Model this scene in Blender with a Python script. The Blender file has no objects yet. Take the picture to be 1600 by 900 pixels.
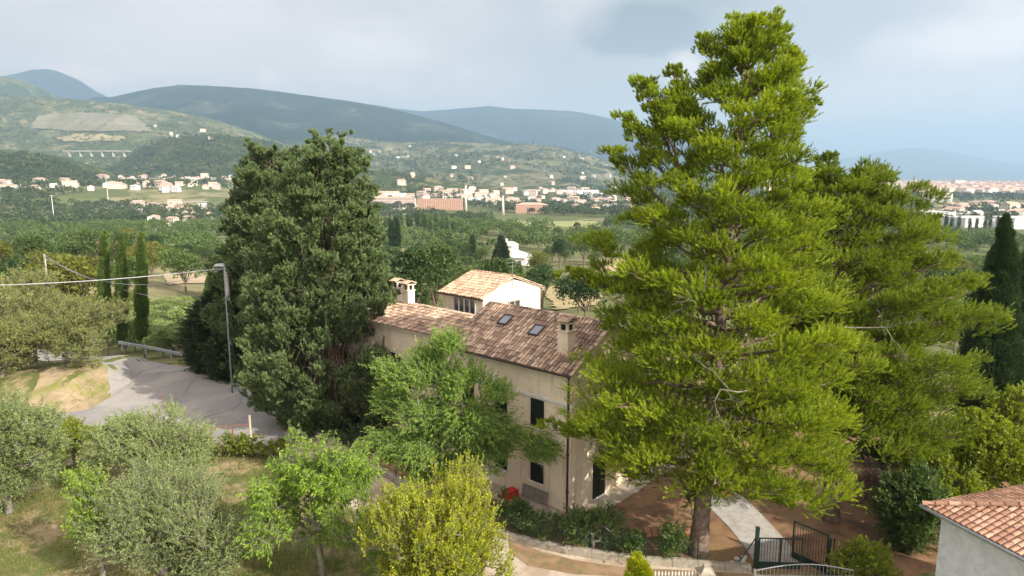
import bpy, math, random
import numpy as np
import time; _T0 = time.time()
from mathutils import Vector, Matrix

# ------------------------------------------------------------------ camera, world, sun, exposure
SC = bpy.context.scene
F = 1600*24/36; CH = 17.2; PT = math.atan(175/F)
cam = bpy.data.cameras.new('camera'); camo = bpy.data.objects.new('camera', cam)
SC.collection.objects.link(camo); SC.camera = camo
camo.location = (0, 0, CH); camo.rotation_euler = (math.pi/2-PT, 0, 0)
cam.lens = 24; cam.sensor_width = 36; cam.clip_start = .2; cam.clip_end = 90000

SUN_AZ = (0.79, -0.61); SUN_EL = math.radians(31)      # towards the sun, to the right and behind the camera
SKY_S = 0.12
w = bpy.data.worlds.new('World'); SC.world = w; w.use_nodes = True
nt = w.node_tree; nt.nodes.clear()
def N(t, typ, **k):
    n = t.nodes.new(typ)
    for a, b in k.items(): setattr(n, a, b)
    return n
out = N(nt, 'ShaderNodeOutputWorld'); bg = N(nt, 'ShaderNodeBackground'); bg.inputs[1].default_value = SKY_S
sky = N(nt, 'ShaderNodeTexSky', sky_type='NISHITA'); sky.sun_disc = False
sky.sun_elevation = SUN_EL; sky.sun_rotation = math.atan2(SUN_AZ[0], SUN_AZ[1]); sky.dust_density = 2.5; sky.altitude = 300
def math_n(t, op, a, b=None, c=None, clamp=False):
    n = N(t, 'ShaderNodeMath', operation=op, use_clamp=clamp)
    for i, x in enumerate((a, b, c)):
        if x is None: continue
        if isinstance(x, (int, float)): n.inputs[i].default_value = x
        else: t.links.new(x, n.inputs[i])
    return n.outputs[0]
def mixc(t, f, a, b):
    n = N(t, 'ShaderNodeMix', data_type='RGBA')
    for i, x in ((0, f), (6, a), (7, b)):
        if isinstance(x, (int, float)): n.inputs[i].default_value = x
        elif isinstance(x, tuple): n.inputs[i].default_value = (*x, 1)[:4]
        else: t.links.new(x, n.inputs[i])
    return n.outputs[2]
def noise(t, vec, scale, detail=5, rough=.55, dist=0):
    n = N(t, 'ShaderNodeTexNoise'); n.inputs['Scale'].default_value = scale; n.inputs['Detail'].default_value = detail
    n.inputs['Roughness'].default_value = rough; n.inputs['Distortion'].default_value = dist
    if vec is not None: t.links.new(vec, n.inputs['Vector'])
    return n.outputs['Fac']
def maprange(t, x, a, b, c=0., d=1., smooth=True):
    n = N(t, 'ShaderNodeMapRange', interpolation_type='SMOOTHSTEP' if smooth else 'LINEAR')
    t.links.new(x, n.inputs[0])
    for i, v in enumerate((a, b, c, d)): n.inputs[i+1].default_value = v
    return n.outputs[0]
tc = N(nt, 'ShaderNodeTexCoord'); sep = N(nt, 'ShaderNodeSeparateXYZ'); nt.links.new(tc.outputs['Generated'], sep.inputs[0])
X, Y, Z = sep.outputs
den = math_n(nt, 'ADD', math_n(nt, 'MAXIMUM', Z, 0.0), .22)
cmb = N(nt, 'ShaderNodeCombineXYZ')
nt.links.new(math_n(nt, 'DIVIDE', X, den), cmb.inputs[0]); nt.links.new(math_n(nt, 'DIVIDE', Y, den), cmb.inputs[1])
pv = cmb.outputs[0]
n1 = noise(nt, pv, 1.1, 6, .55, .3); n2 = noise(nt, pv, 3.4, 7, .6, .2)
veil = maprange(nt, n1, .35, .62)
c_veil = mixc(nt, veil, (3.15, 2.85, 2.65), (4.1, 3.7, 3.45))
c_veil = mixc(nt, maprange(nt, n2, .52, .72), c_veil, (4.5, 4.0, 3.7))
col = mixc(nt, .86, sky.outputs[0], c_veil)
def ray(u, v):
    a = (u-800)/F; b = (450-v)/F
    return Vector((a, math.cos(PT)+b*math.sin(PT), -math.sin(PT)+b*math.cos(PT)))
def cloud(col, u, v, su, sv, colour, soft=(.75, 1.05), amp=.55, sc=5., fac=1.):
    d = ray(u, v).normalized(); az0 = math.atan2(d.x, d.y); el0 = math.asin(d.z)
    az = math_n(nt, 'ARCTAN2', X, Y); el = math_n(nt, 'ARCSINE', Z)
    da = math_n(nt, 'DIVIDE', math_n(nt, 'SUBTRACT', az, az0), su/F); de = math_n(nt, 'DIVIDE', math_n(nt, 'SUBTRACT', el, el0), sv/F)
    r = math_n(nt, 'SQRT', math_n(nt, 'ADD', math_n(nt, 'MULTIPLY', da, da), math_n(nt, 'MULTIPLY', de, de)))
    nn = noise(nt, tc.outputs['Generated'], sc, 6, .55)
    r = math_n(nt, 'ADD', r, math_n(nt, 'MULTIPLY', math_n(nt, 'SUBTRACT', nn, .5), amp*2))
    m = maprange(nt, r, soft[0], soft[1], fac, 0.)
    return mixc(nt, m, col, colour)
col = cloud(col, 1040, -10, 330, 190, (2.2, 2.35, 2.5), (.3, 1.3), .7, 4.)
col = cloud(col, 1130, 5, 200, 66, (1.35, 1.5, 1.6), (.4, 1.2), .6, 8., .9)
col = cloud(col, 1010, 48, 118, 44, (.95, 1.15, 1.3), (.72, 1.02), .45, 11., .9)
col = cloud(col, 1290, 40, 170, 90, (2.2, 2.35, 2.5), (.3, 1.2), .7, 5.)
col = cloud(col, 890, 10, 60, 60, (4.4, 4.0, 3.8), (.2, 1.3), .6, 10., .45)
col = cloud(col, 130, 120, 62, 17, (5.1, 4.5, 4.3), (.5, 1.2), .7, 16., .8)
col = cloud(col, 420, 122, 16, 16, (5.1, 4.6, 4.3), (.4, 1.2), .7, 26., .75)
col = cloud(col, 1072, 120, 30, 40, (5.1, 4.8, 4.6), (.5, 1.2), .7, 18., .8)
col = cloud(col, 1570, 60, 150, 40, (4.9, 4.7, 4.6), (.3, 1.2), .7, 9., .7)
col = cloud(col, 590, 80, 110, 26, (4.4, 4.35, 4.45), (.3, 1.2), .9, 12., .7)
lowt = mixc(nt, maprange(nt, Z, .0, .34, 1, 0), (1.03, 1., .98), (1.4, 1.12, .86)); lm_ = N(nt, 'ShaderNodeVectorMath', operation='MULTIPLY'); nt.links.new(col, lm_.inputs[0]); nt.links.new(lowt, lm_.inputs[1]); col = lm_.outputs[0]
# sky brightened overhead, sunward and behind the camera as added fill for shaded sides
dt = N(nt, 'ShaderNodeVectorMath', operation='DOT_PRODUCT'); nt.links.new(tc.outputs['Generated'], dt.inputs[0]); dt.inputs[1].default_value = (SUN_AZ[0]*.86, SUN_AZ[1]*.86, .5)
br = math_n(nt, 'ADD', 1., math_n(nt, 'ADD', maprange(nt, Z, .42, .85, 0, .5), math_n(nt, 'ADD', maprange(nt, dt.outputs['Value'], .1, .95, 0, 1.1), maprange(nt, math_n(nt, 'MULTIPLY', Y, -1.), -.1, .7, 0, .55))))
warm = mixc(nt, maprange(nt, Y, -.6, .2, 1, 0), (1., 1., 1.), (1.09, 1., .92)); wm = N(nt, 'ShaderNodeVectorMath', operation='MULTIPLY'); nt.links.new(col, wm.inputs[0]); nt.links.new(warm, wm.inputs[1]); col = wm.outputs[0]
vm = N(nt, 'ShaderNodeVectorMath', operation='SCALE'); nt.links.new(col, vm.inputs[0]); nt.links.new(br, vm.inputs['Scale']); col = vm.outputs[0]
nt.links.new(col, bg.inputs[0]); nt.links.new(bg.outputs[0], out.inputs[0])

sl = bpy.data.lights.new('sun', 'SUN'); sl.energy = 5.0; sl.angle = math.radians(.6); sl.color = (1, .92, .78)
so = bpy.data.objects.new('sun', sl); SC.collection.objects.link(so); so.location = (60, -40, 80)
sd = Vector((SUN_AZ[0]*math.cos(SUN_EL), SUN_AZ[1]*math.cos(SUN_EL), math.sin(SUN_EL)))
so.rotation_euler = (-sd).to_track_quat('-Z', 'Y').to_euler()
vs = SC.view_settings; vs.view_transform = 'Standard'; vs.look = 'None'; vs.gamma = 1; vs.exposure = 1.0; vs.use_curve_mapping = False
cy = SC.cycles; cy.max_bounces = 6; cy.diffuse_bounces = 3; cy.transmission_bounces = 4; cy.transparent_max_bounces = 8
cy.volume_bounces = 0; cy.use_denoising = True; cy.use_adaptive_sampling = True; cy.adaptive_threshold = .02

# ------------------------------------------------------------------ projection helpers: where a thing stands
def proj(x, y, z):
    z -= CH; d = y*math.cos(PT)-z*math.sin(PT); u = y*math.sin(PT)+z*math.cos(PT)
    return 800+F*x/d, 450-F*u/d, d
def G(u, v, z=0.):
    r = ray(u, v); s = (z-CH)/r.z; return Vector((r.x*s, r.y*s, z))
def P(u, v, D):
    r = ray(u, v); s = D/r.y; return Vector((r.x*s, D, CH+r.z*s))
def sstep(a, b, x):
    t = np.clip((np.asarray(x, float)-a)/(b-a), 0, 1); return t*t*(3-2*t)
_R = [0, 66, 100, 150, 300, 600, 1000, 200000]; _Z = [0, 0, -5, -10, -22, -31, -36, -36]
def hash2(ix, iy):
    s = np.sin(ix*127.1+iy*311.7)*43758.5453; return s-np.floor(s)
def vnoise(x, y):
    x = np.asarray(x, float); y = np.asarray(y, float)
    ix = np.floor(x); iy = np.floor(y); fx = x-ix; fy = y-iy; fx = fx*fx*(3-2*fx); fy = fy*fy*(3-2*fy)
    a = hash2(ix, iy); b = hash2(ix+1, iy); c = hash2(ix, iy+1); d = hash2(ix+1, iy+1)
    return (a*(1-fx)+b*fx)*(1-fy)+(c*(1-fx)+d*fx)*fy
def fbm(x, y, o=4):
    s = 0; a = .5
    for i in range(o): s = s+a*vnoise(x*2**i+i*17.3, y*2**i-i*9.1); a *= .5
    return s/(1-.5**o)
def hgt(x, y):
    x = np.asarray(x, float); y = np.asarray(y, float); r = np.hypot(x, y)
    z = np.interp(r, _R, _Z)
    z = z+(fbm(x/90, y/90)-.5)*8*sstep(90, 260, r)*(1-sstep(800, 1400, r))
    bank = sstep(-31.5, -35.5, x)*sstep(47.5, 53, y+(x+35)*.25)*(1-sstep(60, 66, y))*sstep(0, 1, (x*-1-31)/4)
    z = z+34*sstep(1000, 1420, r)*sstep(-.28, -.42, x/np.maximum(r, 1))
    z = z+1.7*bank+sstep(-55, -120, x)*6*sstep(40, 60, y)*(1-sstep(200, 400, r))
    return z
def hz(x, y): return float(hgt(x, y))
_S = np.geomspace(5, 24000, 2400)
def ground_at(u, v):                                    # first point of the terrain seen through a pixel
    r = ray(u, v); x = _S*r.x; y = _S*r.y; h = hgt(x, y); k = np.nonzero(CH+_S*r.z <= h)[0]
    k = k[0] if len(k) else len(_S)-1
    return Vector((x[k], y[k], h[k]))

# ------------------------------------------------------------------ mesh helpers
rng = np.random.default_rng(7); random.seed(7)
COL = SC.collection
def tag(o, label=None, cat=None, group=None, kind=None):
    if label: o['label'] = label
    if cat: o['category'] = cat
    if group: o['group'] = group
    if kind: o['kind'] = kind
    return o
def link(name, me, parent=None, loc=None):
    o = bpy.data.objects.new(name, me); COL.objects.link(o)
    if parent is not None: o.parent = parent
    if loc is not None: o.location = loc
    return o
def empty(name, loc, rz=0.):
    o = bpy.data.objects.new(name, None); COL.objects.link(o); o.location = loc; o.rotation_euler = (0, 0, rz); o.empty_display_size = .3
    return o
def mesh_np(name, V, Fc, mat, var=None, smooth=False):
    V = np.asarray(V, np.float32); Fc = np.asarray(Fc, np.int32); k = Fc.shape[1]
    me = bpy.data.meshes.new(name); me.vertices.add(len(V)); me.vertices.foreach_set('co', V.ravel())
    me.loops.add(Fc.size); me.loops.foreach_set('vertex_index', Fc.ravel())
    me.polygons.add(len(Fc)); me.polygons.foreach_set('loop_start', np.arange(0, Fc.size, k, dtype=np.int32))
    if smooth: me.polygons.foreach_set('use_smooth', np.ones(len(Fc), bool))
    if var is not None:
        a = me.attributes.new('var', 'FLOAT', 'FACE'); a.data.foreach_set('value', np.asarray(var, np.float32))
    me.update(calc_edges=True)
    for m in (mat if isinstance(mat, (list, tuple)) else [mat]): me.materials.append(m)
    return me
class MB:                                               # collects boxes, tubes and polygons for ONE mesh
    def __init__(s): s.v = []; s.f = []; s.m = []; s.c = []
    def add(s, vs, fs, m=0, c=None):
        n = len(s.v); s.v += [tuple(p) for p in vs]; s.f += [tuple(i+n for i in f) for f in fs]; s.m += [m]*len(fs)
        s.c += [random.random() if c is None else c]*len(fs); return s
    def box(s, x0, x1, y0, y1, z0, z1, m=0, c=None, M=None):
        v = [Vector((x, y, z)) for z in (z0, z1) for y in (y0, y1) for x in (x0, x1)]
        if M is not None: v = [M @ p for p in v]
        return s.add(v, [(0, 2, 3, 1), (4, 5, 7, 6), (0, 1, 5, 4), (2, 6, 7, 3), (0, 4, 6, 2), (1, 3, 7, 5)], m, c)
    def tube(s, pts, r, n=8, m=0, caps=True, c=None):
        pts = [Vector(p) for p in pts]; rs = r if isinstance(r, (list, tuple)) else [r]*len(pts)
        ring = []; vs = []
        for i, p in enumerate(pts):
            d = (pts[min(i+1, len(pts)-1)]-pts[max(i-1, 0)]).normalized()
            a = d.cross(Vector((0, 0, 1)) if abs(d.z) < .9 else Vector((1, 0, 0))).normalized(); b = d.cross(a)
            for j in range(n):
                t = 2*math.pi*j/n; vs.append(p+(a*math.cos(t)+b*math.sin(t))*rs[i])
        fs = [(i*n+j, i*n+(j+1) % n, (i+1)*n+(j+1) % n, (i+1)*n+j) for i in range(len(pts)-1) for j in range(n)]
        if caps: fs += [tuple(range(n))[::-1], tuple((len(pts)-1)*n+j for j in range(n))]
        return s.add(vs, fs, m, c)
    def prism(s, poly, z0, z1, m=0, c=None):            # vertical extrusion of an xy polygon
        n = len(poly); v = [(p[0], p[1], z0) for p in poly]+[(p[0], p[1], z1) for p in poly]
        return s.add(v, [tuple(range(n))[::-1], tuple(range(n, 2*n))]+[(i, (i+1) % n, n+(i+1) % n, n+i) for i in range(n)], m, c)
    def mesh(s, name, mats, smooth=False):
        me = bpy.data.meshes.new(name); me.from_pydata(s.v, [], s.f)
        for m in (mats if isinstance(mats, (list, tuple)) else [mats]): me.materials.append(m)
        me.polygons.foreach_set('material_index', s.m)
        a = me.attributes.new('var', 'FLOAT', 'FACE'); a.data.foreach_set('value', s.c)
        if smooth: me.polygons.foreach_set('use_smooth', [True]*len(s.f))
        me.update(); return me
    def build(s, name, mats, parent=None, loc=None, smooth=False): return link(name, s.mesh(name, mats, smooth), parent, loc)
def bevel(o, wd=.01, seg=2):
    b = o.modifiers.new('bevel', 'BEVEL'); b.width = wd; b.segments = seg; b.limit_method = 'ANGLE'; return o

# ------------------------------------------------------------------ materials
def mat(name, colour, rough=.8, c2=None, scale=4., c3=None, scale3=.6, bump=0., bscale=40., metal=0., spec=.3, var=None, coords='Object', lo=.4, hi=.65):
    m = bpy.data.materials.new(name); m.use_nodes = True; t = m.node_tree; b = t.nodes['Principled BSDF']
    b.inputs['Roughness'].default_value = rough; b.inputs['Metallic'].default_value = metal; b.inputs['Specular IOR Level'].default_value = spec
    tcn = N(t, 'ShaderNodeTexCoord'); vec = tcn.outputs[coords]
    if coords == 'World': vec = None
    c = colour
    if c2 is not None: c = mixc(t, maprange(t, noise(t, vec, scale, 6, .6), lo, hi), c, c2)
    if c3 is not None: c = mixc(t, maprange(t, noise(t, vec, scale3, 5, .6, .4), .42, .62), c, c3)
    if var is not None:
        at = N(t, 'ShaderNodeAttribute', attribute_name='var'); c = mixc(t, maprange(t, at.outputs['Fac'], 0, 1, 0, 1, False), c, var)
    if isinstance(c, tuple): b.inputs['Base Color'].default_value = (*c, 1)
    else: t.links.new(c, b.inputs['Base Color'])
    if bump:
        bn = N(t, 'ShaderNodeBump'); bn.inputs['Strength'].default_value = bump; bn.inputs['Distance'].default_value = .03
        t.links.new(noise(t, vec, bscale, 4, .6), bn.inputs['Height']); t.links.new(bn.outputs[0], b.inputs['Normal'])
    return m
def leafmat(name, dark, light, trans=.35, rnd=.35, third=None):
    m = bpy.data.materials.new(name); m.use_nodes = True; t = m.node_tree; t.nodes.clear()
    o = N(t, 'ShaderNodeOutputMaterial'); at = N(t, 'ShaderNodeAttribute', attribute_name='var'); oi = N(t, 'ShaderNodeObjectInfo')
    f = math_n(t, 'ADD', at.outputs['Fac'], math_n(t, 'MULTIPLY', math_n(t, 'SUBTRACT', oi.outputs['Random'], .5), rnd), clamp=True)
    c = mixc(t, f, dark, light)
    if third: c = mixc(t, maprange(t, at.outputs['Fac'], .9, 1., 0, 1), c, third)
    p = N(t, 'ShaderNodeBsdfPrincipled'); p.inputs['Roughness'].default_value = .5; p.inputs['Specular IOR Level'].default_value = .25
    tr = N(t, 'ShaderNodeBsdfTranslucent'); mx = N(t, 'ShaderNodeMixShader'); mx.inputs[0].default_value = trans
    t.links.new(c, p.inputs['Base Color']); hs = N(t, 'ShaderNodeHueSaturation'); hs.inputs['Value'].default_value = 1.25; hs.inputs['Saturation'].default_value = 1.1
    t.links.new(c, hs.inputs['Color']); t.links.new(hs.outputs[0], tr.inputs[0])
    t.links.new(p.outputs[0], mx.inputs[1]); t.links.new(tr.outputs[0], mx.inputs[2]); t.links.new(mx.outputs[0], o.inputs[0])
    return m
M = dict(
 bark=mat('bark', (.13, .09, .065), .95, (.22, .17, .13), 6, bump=.8, bscale=14),
 bark_grey=mat('bark_grey', (.16, .14, .12), .95, (.26, .24, .21), 5, bump=.6, bscale=14),
 pine_bark=mat('pine_bark', (.12, .085, .065), .95, (.23, .17, .13), 3, bump=1., bscale=9),
 pine=leafmat('pine_needles', (.03, .07, .015), (.47, .57, .05), .4, .05, third=(.40, .32, .13)),
 pine2=leafmat('pine_needles_second', (.028, .062, .014), (.34, .43, .045), .36, .05),
 cypress=leafmat('cypress_sprays', (.022, .045, .022), (.27, .355, .14), .3, .05),
 cypress_d=leafmat('cypress_sprays_dark', (.025, .05, .02), (.09, .14, .045), .2, .2),
 cypress_l=leafmat('cypress_sprays_light', (.05, .09, .02), (.19, .27, .06), .25, .2),
 cedar=leafmat('cedar_sprays', (.022, .042, .018), (.065, .095, .035), .2, .2),
 olive=leafmat('olive_leaves', (.09, .14, .05), (.33, .41, .14), .25, .25),
 olive_g=leafmat('olive_leaves_green', (.12, .15, .045), (.34, .36, .13), .3, .25),
 peach=leafmat('peach_leaves', (.08, .18, .025), (.38, .52, .06), .4, .2),
 laurel=leafmat('laurel_leaves', (.11, .19, .02), (.62, .62, .035), .4, .1),
 robinia=leafmat('robinia_leaves', (.08, .17, .03), (.33, .48, .085), .4, .2),
 shrub=leafmat('shrub_leaves', (.035, .075, .02), (.16, .24, .05), .3, .3),
 shrub_l=leafmat('bright_shrub_leaves', (.08, .13, .015), (.38, .44, .035), .4, .2),
 vine=leafmat('vine_leaves', (.07, .13, .02), (.30, .34, .04), .4, .2),
 wood=leafmat('wood_leaves', (.03, .058, .018), (.115, .17, .045), .25, .9),
 wood_y=leafmat('yellowish_wood_leaves', (.08, .10, .02), (.19, .20, .035), .3, .4),
 far=leafmat('far_tree_leaves', (.025, .045, .018), (.095, .125, .04), .1, .3),
 dry=leafmat('dry_twigs', (.20, .12, .09), (.42, .30, .24), .2, .2),
 grassb=leafmat('grass_blades', (.07, .11, .02), (.30, .29, .10), .3, .1),
 plaster=mat('cream_plaster', (.84, .71, .54), .9, (.76, .64, .48), 1.2, (.72, .58, .42), .35, bump=.15, bscale=60),
 plaster_l=mat('pale_plaster', (.78, .72, .58), .9, (.70, .64, .50), 1.5, bump=.1, bscale=60),
 white=mat('white_plaster', (.72, .75, .80), .9, (.66, .69, .73), 1.3, (.60, .62, .66), 3., bump=.12, bscale=50),
 band=mat('string_course', (.74, .72, .68), .8, (.6, .58, .54), 3),
 metal=mat('galvanised_steel', (.42, .44, .46), .45, (.34, .35, .37), 6, metal=.7),
 pipe=mat('brown_pipe', (.05, .035, .03), .4),
 dark=mat('dark_opening', (.012, .012, .013), .5),
 shutter=mat('dark_shutter', (.018, .024, .02), .5),
 glass=mat('window_glass', (.05, .06, .07), .08, spec=.8),
 greenm=mat('green_gate_paint', (.018, .035, .028), .45),
 concrete=mat('concrete', (.42, .40, .37), .9, (.33, .31, .28), 2.2, bump=.2, bscale=30),
 stone=mat('pale_kerb_stone', (.40, .36, .30), .9, (.22, .20, .16), 5, (.32, .28, .22), 1.2, bump=.5, bscale=20),
 wood_post=mat('weathered_wood', (.50, .44, .34), .9, (.38, .32, .24), 8),
 rust=mat('red_brown_rail', (.28, .10, .07), .7, (.2, .09, .06), 5),
 lamp_metal=mat('dull_lamp_steel', (.22, .23, .25), .6, metal=.4),
 cable=mat('grey_cable', (.45, .45, .47), .5),
 red=mat('red_plastic', (.55, .03, .02), .4, (.45, .03, .02), 6),
 grey_board=mat('grey_board', (.24, .21, .18), .8, (.17, .15, .13), 4),
 brickp=mat('terracotta_blocks', (.44, .23, .13), .9, (.54, .32, .19), 6, var=(.36, .17, .10), bump=.3),
 rock=mat('white_rock', (.6, .6, .58), .9, (.4, .4, .38), 7),
)
def streaks(m, k=.8):                                  # rain streaks and patched areas on old plaster
    t = m.node_tree; b = t.nodes['Principled BSDF']; src = b.inputs['Base Color'].links[0].from_socket
    tcn = N(t, 'ShaderNodeTexCoord'); mp = N(t, 'ShaderNodeMapping'); mp.inputs['Scale'].default_value = (1.6, 1.6, .14); t.links.new(tcn.outputs['Object'], mp.inputs[0])
    f = maprange(t, noise(t, mp.outputs[0], 2.2, 7, .65), .5, .72, 0, .55); f2 = maprange(t, noise(t, tcn.outputs['Object'], .9, 6, .7), .52, .6, 0, .3)
    c = mixc(t, f, src, (.50*k, .42*k, .31*k)); c = mixc(t, f2, c, (.80*k, .74*k, .62*k)); t.links.new(c, b.inputs['Base Color'])
streaks(M['plaster'])
def tilemat(name, a, b, c):
    m = bpy.data.materials.new(name); m.use_nodes = True; t = m.node_tree; p = t.nodes['Principled BSDF']; p.inputs['Roughness'].default_value = .9
    p.inputs['Specular IOR Level'].default_value = .2
    at = N(t, 'ShaderNodeAttribute', attribute_name='var'); r = N(t, 'ShaderNodeValToRGB'); t.links.new(at.outputs['Fac'], r.inputs[0])
    e = r.color_ramp.elements; e[0].position = .0; e[0].color = (*a, 1); e[1].position = 1.; e[1].color = (*c, 1); k = e.new(.5); k.color = (*b, 1)
    tcn = N(t, 'ShaderNodeTexCoord'); lich = maprange(t, noise(t, tcn.outputs['Object'], 9, 6, .7), .52, .66)
    cc = mixc(t, math_n(t, 'MULTIPLY', lich, .75), r.outputs[0], (.10, .085, .075))
    cc = mixc(t, maprange(t, noise(t, tcn.outputs['Object'], 23, 4, .6), .62, .72, 0, .6), cc, (.42, .38, .30))
    t.links.new(cc, p.inputs['Base Color']); return m
M['tile'] = tilemat('old_roof_tiles', (.14, .10, .08), (.38, .265, .19), (.66, .50, .37))
M['tile_o'] = tilemat('warm_roof_tiles', (.28, .18, .13), (.48, .33, .23), (.64, .50, .37))
M['tile_r'] = tilemat('red_roof_tiles', (.25, .14, .10), (.38, .21, .14), (.50, .32, .23))
M['tile_far'] = mat('far_terracotta', (.38, .26, .20), .9, (.44, .32, .25), .2, var=(.46, .33, .26))
M['wall_far'] = mat('far_wall', (.62, .57, .50), .9, (.55, .50, .43), .1, var=(.70, .62, .50))
M['wall_fw'] = mat('far_white_wall', (.72, .72, .70), .9, (.66, .66, .66), .1)
M['wall_fo'] = mat('far_orange_wall', (.50, .30, .21), .9, (.44, .27, .19), .2)
M['wall_fp'] = mat('far_pink_wall', (.58, .48, .41), .9, (.54, .44, .37), .1)
M['win_far'] = mat('far_window', (.10, .11, .13), .4)
M['roof_grey'] = mat('far_grey_roof', (.50, .49, .48), .8, (.42, .41, .41), .08)
# ------------------------------------------------------------------ foliage generators
def unit(a): return a/np.maximum(np.linalg.norm(a, axis=-1, keepdims=True), 1e-6)
def rdir(n): return unit(rng.normal(size=(n, 3)))
def blades(p, d, l, wd):                                # one tapering triangle per entry
    n = len(p); side = unit(np.cross(d, rdir(n)))*wd[:, None]/2
    V = np.empty((n, 3, 3)); V[:, 0] = p-side; V[:, 1] = p+side; V[:, 2] = p+d*l[:, None]
    return V.reshape(-1, 3), np.arange(3*n).reshape(n, 3)
def leaves(p, d, l, wd, flat=0.):                       # one lozenge leaf per entry
    n = len(p); r = rdir(n)
    if flat: r = unit(r*(1-flat)+unit(np.cross(d, [0, 0, 1.]))*flat*np.sign(rng.normal(size=(n, 1))))
    side = unit(np.cross(d, np.cross(r, d)))if flat else unit(np.cross(d, r))
    side = side*wd[:, None]/2; V = np.empty((n, 4, 3)); m = p+d*(l*.45)[:, None]
    V[:, 0] = p; V[:, 1] = m+side; V[:, 2] = p+d*l[:, None]; V[:, 3] = m-side
    return V.reshape(-1, 3), np.arange(4*n).reshape(n, 4)
def puffs(C, R, O, n, l, wd, up=.5, outw=.5, squash=.7, rnd=.45, k=3, base=None):
    """needle or spray clumps: C centres, R radii, O outward directions, n tufts per puff of k blades"""
    m = len(C); idx = np.repeat(np.arange(m), n); q = rdir(len(idx))
    q = unit(q+O[idx]*.45+np.array([0, 0, .35])); rr = rng.uniform(.55, 1.0, len(idx))**.6
    p = C[idx]+q*np.array([1, 1, squash])*(R[idx]*rr)[:, None]
    d = unit(q*.6+np.array([0, 0, up])+O[idx]*outw+rdir(len(idx))*.25)
    pi = np.repeat(np.arange(len(p)), k); dd = unit(d[pi]+rdir(len(pi))*rnd)
    ll = l*rng.uniform(.7, 1.3, len(pi)); ww = wd*rng.uniform(.7, 1.3, len(pi))
    V, Fc = blades(p[pi], dd, ll, ww)
    pv = rng.random(m) if base is None else base
    var = np.clip(pv[idx][pi]*.5+rng.random(len(pi))*.3+rng.random(len(p))[pi]*.3-.05, 0, 1)
    return V, Fc, var
def brushes(C, R, O, ns, m, sl, bl, bw, up=.6, outw=.6, rnd=.5, spread=.5, ang=.55, squash=.8, base=None, start=.2):
    """feathery shoots: each clump C throws ns shoots outwards and up, each shoot carries m needles or scale sprays"""
    n = len(C); i = np.repeat(np.arange(n), ns); q = rdir(len(i)); q = unit(q+O[i]*.5+np.array([0, 0, .25]))
    o = C[i]+q*np.array([1, 1, squash])*(R[i]*rng.uniform(.1, 1., len(i))**.6)[:, None]*spread
    d = unit(q*.55+O[i]*outw+np.array([0, 0, up])+rdir(len(i))*rnd); L = sl*R[i]/R.mean()*rng.uniform(.55, 1.35, len(i))
    j = np.repeat(np.arange(len(i)), m); t = rng.uniform(start, 1., len(j))
    p = o[j]+d[j]*(t*L[j])[:, None]; r = rdir(len(j)); r = unit(r-d[j]*(r*d[j]).sum(1, keepdims=True)); nd = unit(d[j]+r*ang*rng.uniform(.5, 1.6, len(j))[:, None])
    V, Fc = blades(p, nd, bl*rng.uniform(.7, 1.3, len(j))*(1.15-.4*t), bw*rng.uniform(.7, 1.3, len(j)))
    pv = rng.random(n) if base is None else base; sv = rng.random(len(i))
    return V, Fc, np.clip(pv[i][j]*.35+sv[j]*.25+t*.25+rng.random(len(j))*.25-.08, 0, 1)
def segs_mesh(A, B, ra, rb, n=5):
    A = np.asarray(A, float); B = np.asarray(B, float); m = len(A); d = unit(B-A)
    ref = np.where(np.abs(d[:, 2:3]) < .9, [[0, 0, 1.]], [[1., 0, 0]]); a = unit(np.cross(d, ref)); b = np.cross(d, a)
    V = np.empty((m, 2*n, 3)); t = np.arange(n)*2*np.pi/n
    off = a[:, None]*np.cos(t)[None, :, None]+b[:, None]*np.sin(t)[None, :, None]
    V[:, :n] = A[:, None]+off*np.asarray(ra)[:, None, None]; V[:, n:] = B[:, None]+off*np.asarray(rb)[:, None, None]
    j = np.arange(n); f = np.stack([j, (j+1) % n, n+(j+1) % n, n+j], 1)
    return V.reshape(-1, 3), (f[None]+(np.arange(m)*2*n)[:, None, None]).reshape(-1, 4)
def skeleton(trunk, targets, r_tip=.012, expo=.42, wig=.12, bias=.3):
    """trunk: list of points base->top; every target joins the nearest branch; returns segments with radii and each target's direction"""
    nodes = [np.array(trunk[0], float)]; par = [-1]; dist = [0.]
    for q in trunk[1:]: q = np.array(q, float); dist.append(dist[-1]+np.linalg.norm(q-nodes[-1])); nodes.append(q); par.append(len(nodes)-2)
    nt_ = len(nodes); start = nt_//2; T = np.asarray(targets, float); T = T[np.argsort(np.linalg.norm(T-nodes[nt_-1], axis=1))]
    tips = []
    for q in T:
        Nn = np.array(nodes); dd = np.array(dist); c = np.linalg.norm(Nn-q, axis=1)+bias*dd; c[:start] += 50
        c += np.where(Nn[:, 2] > q[2]+.2, .6, 0)
        i = int(np.argmin(c)); L = np.linalg.norm(q-nodes[i]); k = max(1, int(L/.7)); a = nodes[i]; prev = i
        for s in range(1, k+1):
            pt = a+(q-a)*s/k
            if s < k: pt = pt+rng.normal(size=3)*wig*L/k*.6+np.array([0, 0, -.06*L*math.sin(math.pi*s/k)])
            nodes.append(pt); par.append(prev); dist.append(dist[prev]+L/k); prev = len(nodes)-1
        tips.append(prev)
    cnt = np.zeros(len(nodes)); cnt[tips] = 1
    for i in range(len(nodes)-1, 0, -1): cnt[par[i]] += cnt[i]
    Nn = np.array(nodes); rad = r_tip*np.maximum(cnt, .5)**expo; pr = np.array(par)
    ii = np.arange(1, len(nodes)); return Nn[pr[ii]], Nn[ii], np.minimum(rad[pr[ii]], rad[ii]*1.5), rad[ii], Nn[tips], unit(Nn[tips]-Nn[pr[tips]])
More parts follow.
